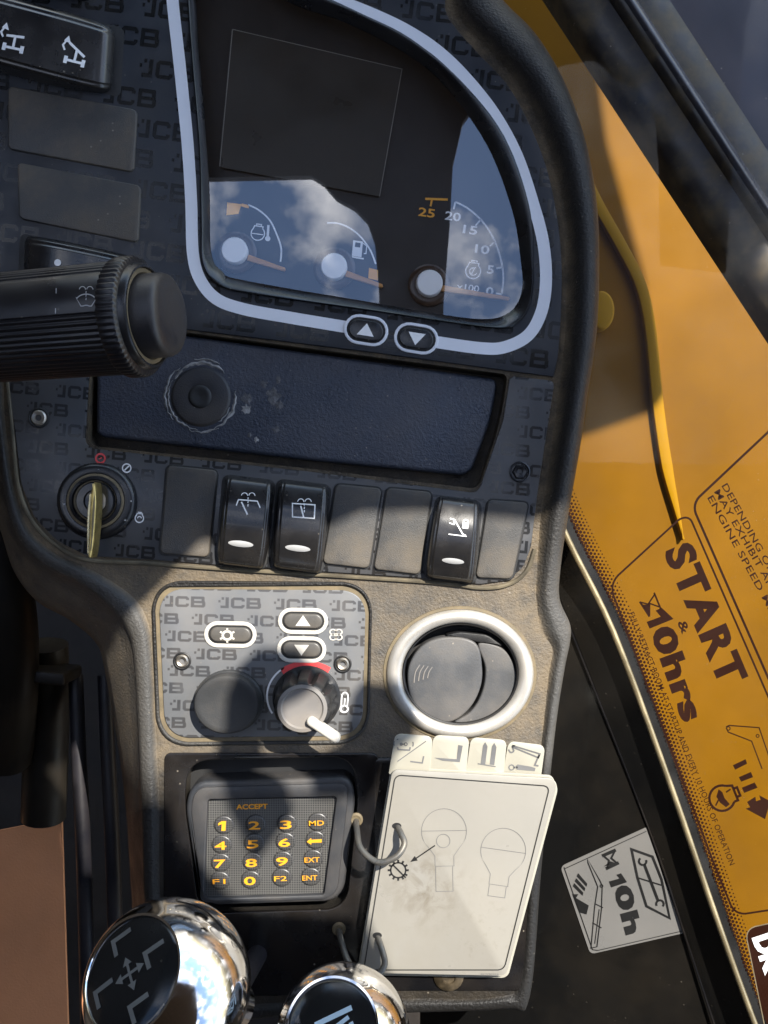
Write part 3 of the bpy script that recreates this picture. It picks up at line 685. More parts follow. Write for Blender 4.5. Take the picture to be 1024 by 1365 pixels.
# ================================================================== switches
def quad_uv(c):
    TL, TR, BR, BL = [Vector(p) for p in c]
    def f(u, v): return (TL * (1 - u) * (1 - v) + TR * u * (1 - v) + BR * u * v + BL * (1 - u) * v)
    def inv(px, py):
        u = v = .5
        for _ in range(12):
            p = f(u, v); du = f(u + .01, v) - p; dv = f(u, v + .01) - p; e = Vector((px, py)) - p
            det = du.x * dv.y - du.y * dv.x; u += .01 * (e.x * dv.y - e.y * dv.x) / det; v += .01 * (du.x * e.y - du.y * e.x) / det
        return u, v
    return f, inv
def rocker(corners, label, group='rocker switches on the dashboard', horiz=False, hgt=30, marks=None, lens=None):
    f, inv = quad_uv(corners); c = f(.5, .5)
    t = empty('rocker_switch', W(c.x, c.y, 0), label, 'switch', group)
    def zf(u, v):
        a, b = (v, u) if not horiz else (u, v)       # a runs along the rocker
        l = abs(2 * a - 1); s = abs(2 * b - 1)
        z = 8 + hgt * (1 - .62 * l ** 2.4)
        if s > .74: z -= 3.0 * min(1, (s - .74) / .05)
        if s > .86: z -= 10 * ((s - .86) / .14) ** 2
        if l > .9: z -= 9 * ((l - .9) / .1) ** 2
        return z
    lines = [0, .012, .03, .05, .07, .085, .115, .13, .14, .2, .3, .4, .5, .6, .7, .8, .86, .87, .885, .915, .93, .95, .97, .988, 1]
    lng = [0, .01, .022, .036, .05, .08, .12, .18, .25, .32, .4, .5, .6, .68, .75, .82, .88, .92, .95, .964, .978, .99, 1]
    U, V = (lines, lng) if not horiz else (lng, lines)
    vs, fs = [], []
    def rnd(u, v):
        l, s = (abs(2 * v - 1), 2 * u - 1) if not horiz else (abs(2 * u - 1), 2 * v - 1)
        k = 1 - .05 * max(0, (l - .55) / .45) ** 2 - .06 * max(0, (l - .9) / .1) ** 3
        bul = (1 - l ** 2) * .035
        s2 = s * (k + bul) * .5 + .5
        return (s2, v) if not horiz else (u, s2)
    for v in V:
        for u in U:
            p = f(*rnd(u, v)); vs.append(W(p.x, p.y, zf(u, v)))
    nu, nv = len(U), len(V)
    for j in range(nv - 1):
        for i in range(nu - 1): fs.append((j * nu + i, j * nu + i + 1, (j + 1) * nu + i + 1, (j + 1) * nu + i))
    loop = [i for i in range(nu)] + [j * nu + nu - 1 for j in range(1, nv)] + [(nv - 1) * nu + i for i in range(nu - 2, -1, -1)] + [j * nu for j in range(nv - 2, 0, -1)]
    b = len(vs)
    for i in loop: vs.append(Vector((vs[i].x, vs[i].y, -2 * S)))
    L = len(loop)
    for i in range(L): fs.append((loop[i], loop[(i + 1) % L], b + (i + 1) % L, b + i))
    cap = add('rocker', vs, fs, 'rocker_black', t, sharp=50)
    g = .05
    slab('well', rp([tuple(f(-g, -g * .2)), tuple(f(1 + g, -g * .2)), tuple(f(1 + g, 1 + g * .2)), tuple(f(-g, 1 + g * .2))], 10), 4.6, -2, 'well_black', t, bev=1)
    def sf(px, py):
        u, v = inv(px, py); return W(px, py, zf(u, v) + 1.0)
    if lens:
        lx, ly, lw, lh = lens
        vs = [sf(lx, ly) + Vector((0, 0, 2 * S))]; n = 20; ang = math.radians(6)
        for k in range(n):
            a = 2 * math.pi * k / n; x, y = lw * math.cos(a), lh * math.sin(a); vs.append(sf(lx + x * math.cos(ang) - y * math.sin(ang), ly + x * math.sin(ang) + y * math.cos(ang)))
        add('indicator', vs, [(0, 1 + k, 1 + (k + 1) % n) for k in range(n)], 'lens_white', cap)
    if marks: 
        i_ = Ink(); marks(i_); i_.build('symbol', sf, 'white_print', cap)
    return t
def spray(i_, cx, cy, s=1.0, ang=.1):
    for k in (-1, 1):
        i_.arc(cx + k * 5.5 * s, cy, 4.6 * s, 185, 360, 1.2 * s, 8)
    for k in range(3): i_.line([(cx, cy + 2 + 5 * k * s), (cx - .4, cy + 5 + 5 * k * s)], 1.4 * s)
def m_front(i_):
    i_.line([(315, 674), (318, 666), (343, 668), (347, 677)], 1.6).line([(322, 669), (330, 686)], 2); spray(i_, 331, 661, .9)
def m_rear(i_):
    i_.line([(390, 671), (390, 689), (419, 691), (420, 673)], 1.6, True).line([(401, 674), (405, 690)], 2); spray(i_, 406, 669, .9)
def m_lock(i_):
    i_.line([(600, 691), (606, 693), (617, 712), (621, 714)], 1.8).line([(599, 697), (605, 699), (606, 693)], 1.4).line([(598, 712), (622, 715)], 1.3)
    i_.poly([(617, 696), (625, 697), (624, 705), (616, 704)]).arc(621, 696, 3.2, 180, 365, 1.5, 10)
rocker([(300, 633), (365, 641), (352, 759), (289, 752)], 'black rocker switch with front wiper symbol, left of the adjoining pair', lens=(321, 725, 17, 4.2), marks=m_front)
rocker([(372, 639), (439, 647), (428, 765), (363, 757)], 'black rocker switch with rectangular rear wiper symbol, right of the adjoining pair', lens=(397, 731, 17, 4.2), marks=m_rear)
rocker([(584, 661), (640, 668), (632, 778), (567, 770)], 'black rocker switch with lever and padlock symbol between two blanks', lens=(604, 748, 15, 3.8), marks=m_lock)
def axle(i_, cx, cy, s, ang, flip):
    a = math.radians(ang)
    def T(*pts): return [(cx + s * (x * math.cos(a) - y * math.sin(a)), cy + s * (x * math.sin(a) + y * math.cos(a))) for x, y in pts]
    i_.line(T((-10, 8), (12, 8)), 3.4).line(T((1, 8), (1, -8)), 3.4).line(T((-11, -10 + flip), (13, -6 - flip)), 3.4)
    i_.line(T((-11, 3), (-11, 13)), 5).line(T((13, 3), (13, 13)), 5)
    i_.line(T((-15, -4), (-19, -10), (-15, -18)), 2.6).poly(T((-19, -16), (-9, -14), (-14, -24)) if flip > 0 else T((-19, -16), (-9, -14), (-14, -24)))
def m_axle(i_): axle(i_, 100, 74, 1.0, 14, -5); axle(i_, 18, 56, 1.0, 12, 3)
rocker([(-150, -46), (152, 34), (146, 126), (-160, 42)], 'large glossy black rocker with two white axle steering symbols, top left corner', horiz=True, hgt=34, marks=m_axle)
rocker([(34, 312), (190, 345), (188, 430), (30, 400)], 'black rocker switch half hidden above the ribbed stalk', horiz=True, hgt=26, marks=lambda i_: i_.disc(77, 350, 4.6))
rocker([(-100, -110), (122, -60), (120, 4), (-100, -46)], 'dark rocker switch cut off by the top edge of the picture', horiz=True, hgt=18)
def blank(corners, label, z=6, r=7):
    c = [sum(p[i] for p in corners) / 4 for i in (0, 1)]
    t = empty('switch_blank', W(c[0], c[1], 0), label, 'switch blank', 'switch blanks on the dashboard')
    g = 2.2; big = [(p[0] + (g if p[0] > c[0] else -g), p[1] + (g if p[1] > c[1] else -g)) for p in corners]
    slab('surround', rp(big, r + 2), 4.4, -2, 'well_black', t, bev=.6, seg=1)
    slab('cover', rp(corners, r), z + 2, -2, 'blank_black', t, bev=2)
blank([(223, 620), (290, 627), (278, 743), (213, 738)], 'flat black switch blank between the ignition and the front wiper rocker')
blank([(448, 645), (509, 651), (492, 758), (430, 751)], 'flat black switch blank right beside the rear wiper rocker')
blank([(516, 650), (576, 656), (560, 766), (498, 759)], 'flat black switch blank directly left of the padlock rocker')
blank([(651, 666), (705, 670), (683, 772), (634, 770)], 'flat black switch blank right of the padlock rocker, rightmost of its row')
blank([(11, 114), (183, 146), (178, 229), (10, 198)], 'wide black switch blank just under the axle steering rocker', z=7)
blank([(23, 216), (188, 247), (184, 323), (25, 291)], 'wide black switch blank, lower of the two above the stalk', z=7)

# ================================================================== ignition switch and key
ig = empty('ignition_switch', W(128, 668, 3), 'round black ignition switch on the left end of the switch panel', 'ignition switch')
lathe('ring', [(53, 0), (53, 3), (50, 8), (46, 10), (39, 9), (37, 6), (34, 12), (30, 13), (27, 9), (26, 2)], 130, 668, 3.5, 'bezel_black', ig, 48, sx=1, sy=.96)
lathe('inner_ring', [(38, 0), (38, 9.5), (35, 10.5)], 130, 668, 3.5, 'stalk_dust', ig, 40, sx=1, sy=.96)
brl = lathe('barrel', [(26, 2), (26, 12), (24, 15), (15, 15), (14, 11), (.01, 10)], 131, 668, 4, 'gloss_black', ig, 32)
slab('keyway', [rp([(126, 653), (143, 656), (141, 682), (124, 680)], 5)], 17.5, 8, 'screw_steel', brl, bev=2)
i_ = Ink().ring(134, 611, 6, 2.4).line([(132, 612), (136, 610)], 1.5); i_.build('stop_mark', flat(4.2), 'red_print', ig)
Ink().ring(169, 624, 5.6, 1.8).line([(166, 627), (172, 621)], 1.8).build('run_mark', flat(4.2), 'white_print', ig)
i_ = Ink(); engine(i_, 186, 690, 5.6, 1.5, 6); i_.arc(186, 691, 2.6, 180, 360, 1.4, 8); i_.build('start_mark', flat(4.2), 'white_print', ig)
for a in (-88, 0, 35, 175): 
    x, y = 130 + 43 * math.cos(math.radians(a)), 668 + 42 * math.sin(math.radians(a)); Ink().line([(x, y), (x + 3 * math.cos(math.radians(a)), y + 3 * math.sin(math.radians(a)))], 2).build('tick_mark', flat(13.2), 'stalk_mark', ig)
ky = empty('ignition_key', W(122, 690, 14), 'thin brass key seen edge-on in the ignition switch', 'key')
def key_plate(name, prof, th, m):
    """prof: points along (px,py,z) edge loop; extruded sideways"""
    a = [W(x - th, y, z) for x, y, z in prof]; b = [W(x + th, y, z) for x, y, z in prof]; n = len(a)
    return add(name, a + b, [tuple(range(n)), tuple(range(2 * n - 1, n - 1, -1))] + [(i, (i + 1) % n, n + (i + 1) % n, n + i) for i in range(n)], m, ky, smooth=False)
key_plate('blade', [(131, 655, 12), (131, 655, 30), (129, 680, 34), (129, 680, 10)], 2.2, 'brass')
slab('bow', spl([(126, 644), (128, 668), (126, 705), (122, 738), (119, 744), (116.5, 736), (117, 700), (120, 664), (123, 648)], 5, True), 48, 20, 'brass', ky, bev=3, seg=3, bottom=True)
slab('bow_edge', spl([(121, 660), (119.5, 690), (118.5, 720), (118, 738), (116, 734), (115.5, 705), (116.5, 680), (119, 662)], 4, True), 52, 40, 'brass_light', ky, bev=1.4, seg=2)
slab('bow_groove', spl([(126, 662), (125, 690), (122.5, 722), (121, 734), (122, 705), (123.5, 676)], 4, True), 49.5, 40, 'stalk_dust', ky, bev=.8, seg=2)

# ================================================================== air vent
av = empty('air_vent', W(613, 898, -30), 'round air vent with silver ring and closed grey flaps', 'air vent')
lathe('ring', [(98, -2), (98, 3), (96, 7), (91, 10), (85, 10), (80, 7), (77, 2), (76, -20)], VC[0], VC[1], 0, 'silver_ring', av, 72, sy=.875, capped=False)
lathe('dust_lip', [(103, -1), (102, 1.5), (98, 2)], VC[0], VC[1], 0, 'stalk_dust', av, 60, sy=.88, capped=False)
lathe('housing', [(77, 4), (75, 3), (73.5, -10), (72, -32), (.01, -34)], VC[0] + 1, VC[1], 0, 'rubber_dark', av, 60, sy=.875, capped=False)
FZ = -3
slab('flap', spl([(597, 849), (565, 859), (546, 885), (544, 915), (552, 940), (568, 959), (600, 963), (625, 946), (640, 919), (643, 890), (634, 857)], 6, True), FZ + 4, FZ - 18, 'vent_grey', av, bev=3, seg=4)
slab('flap', spl([(638, 858), (666, 862), (683, 880), (689, 905), (683, 932), (662, 955), (635, 970), (604, 965), (628, 948), (643, 922), (647, 890)], 6, True), FZ, FZ - 20, 'vent_grey', av, bev=2.5, seg=4)
slab('end_lip', rp([(592, 847), (612, 842), (650, 846), (672, 862), (640, 857)], 6), FZ + 1, FZ - 20, 'rubber_dark', av, bev=2)
slab('end_lip', rp([(566, 961), (636, 971), (620, 977), (590, 974)], 5), FZ + 1, FZ - 20, 'rubber_dark', av, bev=2)
i_ = Ink()
for k in range(4): i_.line(spl([(552 + 6 * k, 910 - k * 2), (554 + 6 * k, 896), (560 + 5.5 * k, 886 + k)], 4), 1.3)
i_.build('grip_lines', flat(FZ + 4.8), 'knob_grey', av)

# ================================================================== climate control panel
cp = empty('climate_panel', W(350, 880, 0), 'grey climate control panel with temperature knob and three oval buttons', 'control panel')
pan = [(222, 778), (478, 782), (491, 880), (486, 984), (222, 988), (207, 900), (207, 800)]
panel_o = rp([(211, 785), (488, 787), (483, 981), (220, 984)], 32, 10)
sur_o = rp([(200, 774), (497, 776), (492, 992), (209, 995)], 40, 10)
slab('surround', [sur_o, rp([(205, 779), (493, 781), (488, 987), (214, 990)], 36, 10)], 4.5, -2, 'dash_black', cp, bev=2.5, dust=None)
slab('groove', sur_o, 1.2, -2, 'stalk_dust', cp, bev=.2, seg=1)
slab('face_plate', panel_o, 3.2, -2, 'trim_climate', cp, bev=1.2)
def cbtn(cx, cy, w_, h_, tri): return button(cx, cy, w_, h_, math.radians(1), 3.4, cp, 'pointer_white', tri, rimw=5.2, capm='button_dark')
cbtn(404, 828, 67, 35, 1); cbtn(402, 866, 66, 35, -1); b3 = cbtn(307, 846, 70, 35, 0)
i_ = Ink().ring(303, 847, 6, 3.2, 5.6, 16)
for k in range(6):
    a = math.radians(30 + 60 * k); i_.line([(303 + 7 * math.cos(a), 847 + 6.4 * math.sin(a)), (303 + 11 * math.cos(a), 847 + 9.6 * math.sin(a))], 2.6)
i_.build('snowflake_mark', flat(7.5), 'pointer_white', b3)
i_ = Ink()
for k in range(4):
    a = math.radians(45 + 90 * k); i_.ring(448 + 5.6 * math.cos(a), 846 + 5 * math.sin(a), 4.2, 1.6, 3.4, 14)
i_.build('fan_mark', flat(3.9), 'pointer_white', cp)
screw(243, 881, 4, cp); screw(457, 885, 4, cp)
cap = lathe('blanking_cap', [(46, 0), (46, 8), (43.5, 10), (43, 22), (41, 25.5), (38, 26.5), (34, 26), (.01, 25)], 306, 934, 3.4, 'cap_grey', cp, 56, sy=.90)
# fluted temperature knob
Ink().arc(409, 928, 53, 150, 235, 2.4, 16, 46).build('scale_arc', flat(3.9), 'white_print', cp)
Ink().line([(409 + 54 * math.cos(math.radians(a)), 934 + 49 * math.sin(math.radians(a))) for a in range(-128, -48, 8)], 8).build('hot_arc', flat(3.9), 'red_print', cp)
i_ = Ink().line(spl([(455, 941), (456, 927), (460, 923), (464, 927), (463, 941)], 4), 1.6).ring(459, 945, 5, 2.2, 4.4, 14).line([(459, 942), (460, 931)], 1.3); i_.build('thermometer_mark', flat(3.9), 'white_print', cp)
def knob():
    base = W(409, 930, 3.5) / S; vs, fs = [], []; n = 160
    prof = [(45, 0, 0), (45, 5, 0), (42, 7, 0), (41, 9, .55), (39.5, 20, 1), (37.5, 55, 1), (36.5, 62, .8), (34.5, 66, .35), (32, 68, 0), (26, 68.5, 0), (24.5, 66, 0), (.01, 65, 0)]
    for r, z, fl in prof:
        for k in range(n):
            a = 2 * math.pi * k / n; q = abs(((a / (2 * math.pi) * 10) % 1) - .5) * 2
            cut = max(0, (q - .52) / .48) ** .7 * 7.5 * fl
            vs.append((base + Vector(((r - cut) * math.cos(a), (r - cut) * .95 * math.sin(a), z))) * S)
    for j in range(len(prof) - 1):
        for k in range(n): fs.append((j * n + k, j * n + (k + 1) % n, (j + 1) * n + (k + 1) % n, (j + 1) * n + k))
    return add('temperature_knob', vs, fs, 'rubber_dark', cp, sharp=50)
kn = knob()
lathe('knob_top', [(32, 60), (31.5, 69), (27, 70), (25, 67.5), (.01, 67)], 409, 930, 3.5, 'knob_grey', kn, 40, sy=.95)
slab('pointer', oval(431, 974, 52, 13, math.radians(34)), 80, 66, 'pointer_white', kn, bev=4, seg=4)

# ================================================================== keypad
kp = empty('security_keypad', W(360, 1120, -6), 'dark keypad with amber numbers set into the black mounting plate', 'keypad')
slab('back_box', [(360 + (x - 360) * 1.03, 1115 + (y - 1115) * 1.03) for x, y in kp_rec], -33, -39, 'well_black', kp, bev=.5, seg=1)
mem = rp([(277, 1066), (449, 1062), (432, 1193), (272, 1198)], 4)
slab('bezel', [rp([(258, 1042), (466, 1036), (474, 1062), (457, 1202), (268, 1208), (246, 1072)], [26, 26, 20, 24, 24, 20]), mem], 8, -36, 'keypad_bezel', kp, bev=5, seg=4)
slab('bezel_step', [rp([(262, 1050), (462, 1044), (464, 1064), (449, 1199), (270, 1204), (254, 1074)], [22, 22, 20, 20, 20, 20]), mem], 10.5, 3, 'keypad_bezel', kp, bev=2, seg=2)
slab('membrane', mem, 3, -6, 'keypad_weave', kp, bev=.4, seg=1)
KZ = 3
rows = [[('1', 297, 1101), ('2', 339, 1100), ('3', 381, 1099), ('MD', 422, 1097)],
        [('4', 294, 1127), ('5', 337, 1125), ('6', 379, 1123), ('<', 419, 1121)],
        [('7', 293, 1151), ('8', 335, 1150), ('9', 376, 1148), ('EXT', 416, 1146)],
        [('F1', 292, 1175), ('0', 333, 1174), ('F2', 374, 1171), ('ENT', 413, 1170)]]
for row in rows:
    for t, x, y in row:
        k = lathe('key', [(13, 0), (12.6, 1.6), (11.6, 2.6), (10, 2.9), (.01, 3.1)], x + 2, y - 2, KZ, 'key_dome', kp, 24, sx=1.05, sy=.95)
        i_ = Ink()
        if t == '<': i_.poly([(x - 10, y + 1), (x - 4, y - 4), (x - 4, y - 1.5), (x + 10, y - 2.5), (x + 10, y + 2), (x - 4, y + 2.5), (x - 4, y + 5)])
        elif len(t) == 1: (i_.poly([(x - 6, y - 3.5), (x - 1, y - 6.5), (x + 4.5, y - 6.5), (x + 3.5, y + 6.5), (x - 1.8, y + 6.5), (x - 1.2, y - 2.6), (x - 6, y - 0.5)]) if t == '1' else ctext(i_, t, x, y, 15.5, 11, -2, .018))
        else: ctext(i_, t, x, y, 20 if len(t) == 3 else (17 if t in ('F1', 'F2') else 20), 6.8, -2, .006)
        # print follows the dome
        dome = flat(KZ + 3.5)
        i_.build('legend', dome, 'amber_key', k)
i_ = Ink(); ctext(i_, 'ACCEPT', 336, 1075, 42, 6.6, -1.5, .03); i_.build('accept_legend', flat(KZ + .5), 'amber_key', kp)

# ================================================================== card book on wire hooks
bk = empty('flip_card_book', W(600, 1160, 4), 'white flip-card booklet with four cream index tabs hanging on two wire hooks', 'booklet')
page = [(523, 1026), (738, 1038), (742, 1049), (675, 1301), (478, 1297)]
def jit(p, dx, dy): return [(x + dx, y + dy) for x, y in p]
for k, (dx, dy) in enumerate(((2, 3), (-1, -2), (1.5, 1), (-1.5, -4))):
    slab('card', rp(jit(page, dx, dy), [8, 8, 6, 8, 6]), 13 + 5 * k, 9 + 5 * k, 'tab_cream', bk, bev=.6, seg=1, bottom=True)
top = slab('card', rp(page, [8, 8, 6, 8, 6]), 38, 34, 'card_white', bk, bev=.8, seg=2, bottom=True); BZ = flat(38.5)
tabs = [[(527, 978), (577, 982), (573, 1034), (518, 1032)], [(578, 980), (626, 983), (621, 1036), (571, 1034)], [(628, 983), (676, 987), (671, 1038), (620, 1036)], [(678, 988), (727, 994), (720, 1046), (669, 1038)]]
tb = []
for k, t in enumerate(tabs): tb.append(slab('index_tab', rp(t, [8, 8, 2, 2]), 31 - 3.5 * k, 28 - 3.5 * k, 'tab_cream', bk, bev=.7, seg=2, bottom=True))
def TZ(k): return flat(31.5 - 3.5 * k)
i_ = Ink().arc(537, 993, 8, 130, 50, 0).arc(531, 991, 6, 150, 210, 1.6, 8).arc(545, 992, 6, -30, 30, 1.6, 8).line([(530, 996), (531, 999), (546, 1000), (547, 996)], 2).line([(529, 986), (531, 985)], 1.5).disc(535, 992, 2.2).ring(541, 992, 2, 1.3, n=10).line([(536, 992), (540, 992)], 1.2)
i_.line([(530, 1015), (568, 988)], 1.3).line([(547, 1015), (563, 1017), (565, 1008)], 1.8); i_.build('print', TZ(0), 'ink_grey', tb[0])
Ink().poly([(579, 1010), (609, 1012), (611, 993), (617, 994), (613, 1016), (590, 1014)]).build('print', TZ(1), 'ink_grey', tb[1])
Ink().poly([(641, 1018), (644, 994), (647, 989), (650, 995), (647, 1019)]).poly([(653, 1019), (656, 995), (659, 990), (662, 996), (659, 1020)]).line([(637, 1018), (661, 1022)], 1.5).build('print', TZ(2), 'ink_grey', tb[2])
Ink().line(spl([(678, 999), (681, 1003), (685, 1001), (683, 995), (687, 994)], 4), 2).line([(684, 994), (720, 1005), (718, 1010), (684, 996)], 2, True).line([(719, 1006), (713, 1020), (718, 1021)], 2.2).poly([(688, 1021), (690, 1019), (708, 1022), (714, 1024), (713, 1028), (689, 1026)]).ring(682, 1023, 3.4, 1.6, n=12).line([(685, 1023), (690, 1023)], 2.4).build('print', TZ(3), 'ink_grey', tb[3])
Ink().line(rp([(527, 1033), (733, 1048), (672, 1293), (485, 1293)], [8, 8, 8, 6], 5), 1.5, True).build('border_line', BZ, 'ink_black', top)
def bulb(x, y, s, ang, w_, stem):
    a = math.radians(ang)
    def T(pts): return [(x + s * (p * math.cos(a) - q * math.sin(a)), y + s * (p * math.sin(a) + q * math.cos(a))) for p, q in pts]
    head = [(math.cos(math.radians(t)), math.sin(math.radians(t))) for t in range(150, 391, 10)]
    i_ = Ink().line(T([(-.42, 1.55), (-.42, 1.1), (-.62, .82), (-.93, .42)] + head + [(.93, .42), (.62, .82), (.42, 1.1), (.42, 1.55)]), w_)
    i_.line(T([(-1, -.02), (1, -.02)]), w_).line(T([(-.42, 1.55), (.44, 1.55)]), w_); i_.line(T([(-.4, 1.57), (-.4, 1.57 + stem), (.36, 1.57 + stem), (.36, 1.57)]), w_); return i_
bulb(592, 1108, 30, -1, .6, 1.1).ring(591, 1121, 9, .7).build('bulb_drawing', BZ, 'ink_grey', top)
bulb(671, 1134, 30, 8, .6, .5).build('bulb_drawing', BZ, 'ink_grey', top)
i_ = Ink().ring(531, 1160, 10, 2).line([(523, 1152), (541, 1170)], 2)
for k in range(12):
    a = math.radians(30 * k); i_.line([(531 + 10 * math.cos(a), 1160 + 10 * math.sin(a)), (531 + 14 * math.cos(a), 1160 + 14 * math.sin(a))], 2.6)
i_.line([(580, 1127), (555, 1144)], 1.7).poly([(547, 1149), (553, 1141), (557, 1147)]); i_.build('gear_symbol', BZ, 'ink_black', top)
i_ = Ink(); ctext(i_, '817/70355', 653, 1299, 24, 3.4, 1); i_.build('part_number', BZ, 'ink_grey', top)
hk = bk
for pts, hx in (([(475, 1094, 4), (476, 1106, 24), (481, 1131, 52), (503, 1149, 66), (527, 1143, 68), (539, 1126, 62), (535, 1112, 52), (529, 1101, 34)], (529, 1101)),
                ([(452, 1240, 4), (455, 1254, 26), (465, 1283, 54), (485, 1301, 66), (503, 1299, 68), (513, 1285, 62), (509, 1265, 52), (503, 1247, 34)], (503, 1247))):
    h = tube('wire_hook', pts, 4.1, 'wire_steel', bk, 10, 6)
    lathe('wire_socket', [(9, 0), (9, 2), (6.5, 4), (4.5, 3)], pts[0][0], pts[0][1] - 2, 3, 'stalk_dust', h, 16)
    Ink().disc(hx[0], hx[1], 6.2, 4.2).build('punched_hole', flat(38.7), 'ink_black', h)

# ================================================================== gear knobs
def gear_knob(cx, cy, z, r, axis, label, mark, markm, disc_r, name='gear_knob'):
    f = (D - z) / D; c = Vector(((cx - 512) * f, (682.5 - cy) * f, z)); ax = Vector(axis).normalized()
    t = empty(name, (c - Vector((0, 0, r * 1.6))) * S, label, 'gear knob', 'chrome gear knobs')
    a0 = math.asin(disc_r / r); prof = [(r * .34, -r * 1.5), (r * .36, -r * 1.1), (r * .6, -r * .85)]
    for k in range(22):
        a = math.radians(-52) + (math.pi / 2 - a0 + math.radians(52)) * k / 21; prof.append((r * math.cos(a), r * math.sin(a)))
    zt = r * math.cos(a0); prof += [(disc_r - 1.5, zt + 1.6), (disc_r - 4, zt + 1.2), (disc_r - 5.5, zt - 1.5)]
    lathe('ball', prof, 0, 0, 0, 'chrome', t, 72, axis=ax, base=c)
    d = lathe('disc', [(disc_r - 4.6, zt - 3), (disc_r - 5, zt - .8), (disc_r - 8, zt + .6), (disc_r * .5, zt + 2.6), (.01, zt + 3.2)], 0, 0, 0, 'knob_disc', t, 60, axis=ax, base=c)
    # marks lie on the disc plane, coordinates in units of the disc radius, x right y up
    R = ax.to_track_quat('Z', 'Y').to_matrix(); i_ = Ink(); mark(i_)
    def sf(x, y):
        rr = math.hypot(x, y); return (c + R @ Vector((x * disc_r, y * disc_r, zt + 4.0 - 3.0 * rr * rr))) * S
    i_.build('mark', sf, markm, d)
    tube_pts = None
    q = c - ax * r * 1.4; e = q + Vector((-ax.x * .2, -.1, -1)) * 420
    vs, fs = lathe_geo([(13, 0), (13, (e - q).length)], Matrix.Translation(q) @ (e - q).normalized().to_track_quat('Z', 'Y').to_matrix().to_4x4(), 16)
    add('lever', vs, fs, 'hose_black', t)
    return t
def mark_a(i_):
    for x, y, a in ((0, .58, 0), (-.52, -.06, 0), (.55, -.02, 0), (0, -.62, 0)):
        i_.line([(x - .22, y - .08), (x + .16, y - .08), (x + .16, y + .2)], .085)
    for x, y in ((0, .16), (0, -.16), (.16, 0), (-.16, 0)):
        i_.line([(0, 0), (x, y)], .05); n = Vector((x, y)).normalized(); q = Vector((-n.y, n.x)); p = Vector((x, y))
        i_.poly([tuple(p + q * .09), tuple(p + n * .14), tuple(p - q * .09)])
def mark_b(i_):
    i_.line([(-.34, .05), (-.1, .62), (.06, .64), (.3, .2), (.22, .05)], .1); i_.line([(-.1, .6), (.0, .3), (.2, .1), (-.4, -.1)], .08); i_.line([(-.42, 0), (-.46, .3)], .09)
    i_.line([(-.5, -.25), (.3, -.15)], .1)
gear_knob(224, 1314, 250, 88, (-.40, .55, .73), 'chrome gear knob with square-hooked cross pattern on black disc, left of the two', mark_a, 'knob_mark', 60)
gear_knob(457, 1381, 210, 75, (-.19, .58, .79), 'chrome gear knob with pale blue mark on black disc, below the keypad', mark_b, 'knob_mark_blue', 53)

# ================================================================== ribbed control stalk
AX = Vector((math.cos(math.radians(13)), math.sin(math.radians(1.5)), math.sin(math.radians(13)))).normalized()
zc = 330; f = (D - zc) / D; tipc = Vector(((168 - 512) * f, (682.5 - 424) * f, zc))
stk = empty('control_stalk', (tipc - AX * 300) * S, 'thick black ribbed control stalk reaching in from the left with wiper symbol', 'stalk')
RY = AX.cross(Vector((0, 0, 1))).normalized(); RZ = RY.cross(AX)      # RY points down the picture, RZ to the viewer
if RY.y > 0: RY = -RY
if RZ.z < 0: RZ = -RZ
def stalk_pt(s, a, r): return tipc + AX * s + (RZ * math.cos(a) + RY * math.sin(a)) * r
def stalk_body():
    vs, fs = [], []; n = 360; st = [(-430, 53), (-200, 54), (-60, 54.5), (-4, 55), (0, 54)]
    for s, r in st:
        for k in range(n):
            a = 2 * math.pi * k / n; d = math.degrees(a if a < math.pi else a - 2 * math.pi)
            rib = 0 if -38 < d < 6 else 1.5 * (0.5 + .5 * math.cos(k * 2 * math.pi / 6))
            vs.append(stalk_pt(s, a, r - rib) * S)
    for j in range(len(st) - 1):
        for k in range(n): fs.append((j * n + k, j * n + (k + 1) % n, (j + 1) * n + (k + 1) % n, (j + 1) * n + k))
    return add('barrel', vs, fs, 'stalk_black', stk, sharp=60)
sb = stalk_body()
def knurl():
    vs, fs = [], []; n = 240; st = [(-2, 50, 0), (-1, 57, 1), (2, 58.5, 1), (14, 58.5, 1), (17, 57, .4), (19, 52, 0), (20, 44, 0)]
    for s, r, kf in st:
        for k in range(n): vs.append(stalk_pt(s, 2 * math.pi * k / n, r - (1.5 * kf if k % 4 < 2 else 0)) * S)
    for j in range(len(st) - 1):
        for k in range(n): fs.append((j * n + k, j * n + (k + 1) % n, (j + 1) * n + (k + 1) % n, (j + 1) * n + k))
    return add('knurled_collar', vs, fs, 'stalk_black', stk, sharp=50)
knurl()
SM = Matrix.Translation(tipc) @ AX.to_track_quat('Z', 'Y').to_matrix().to_4x4()
vs, fs = lathe_geo([(52, 18), (51, 24), (49, 26), (47, 26), (46, 22)], SM, 60); add('end_ring', vs, fs, 'bezel_black', stk)
vs, fs = lathe_geo([(47, 21), (46, 24), (42, 24.5), (40, 22)], SM, 60); add('dust_groove', vs, fs, 'stalk_dust', stk)
vs, fs = lathe_geo([(40.5, 20), (40.5, 42), (39, 46), (35, 48.5), (28, 49.5), (.01, 50)], SM, 60); add('end_button', vs, fs, 'stalk_cap', stk)
def stalk_surf(px, py):
    # nearest point of the barrel under the pixel
    o = Vector((0, 0, D)); d = (W(px, py, 0) / S - o).normalized(); w0 = o - tipc
    dp = d - AX * d.dot(AX); wp = w0 - AX * w0.dot(AX); A = dp.dot(dp); B = 2 * dp.dot(wp); C = wp.dot(wp) - 55.6 ** 2
    t = (-B - math.sqrt(max(0, B * B - 4 * A * C))) / (2 * A); return (o + d * t) * S
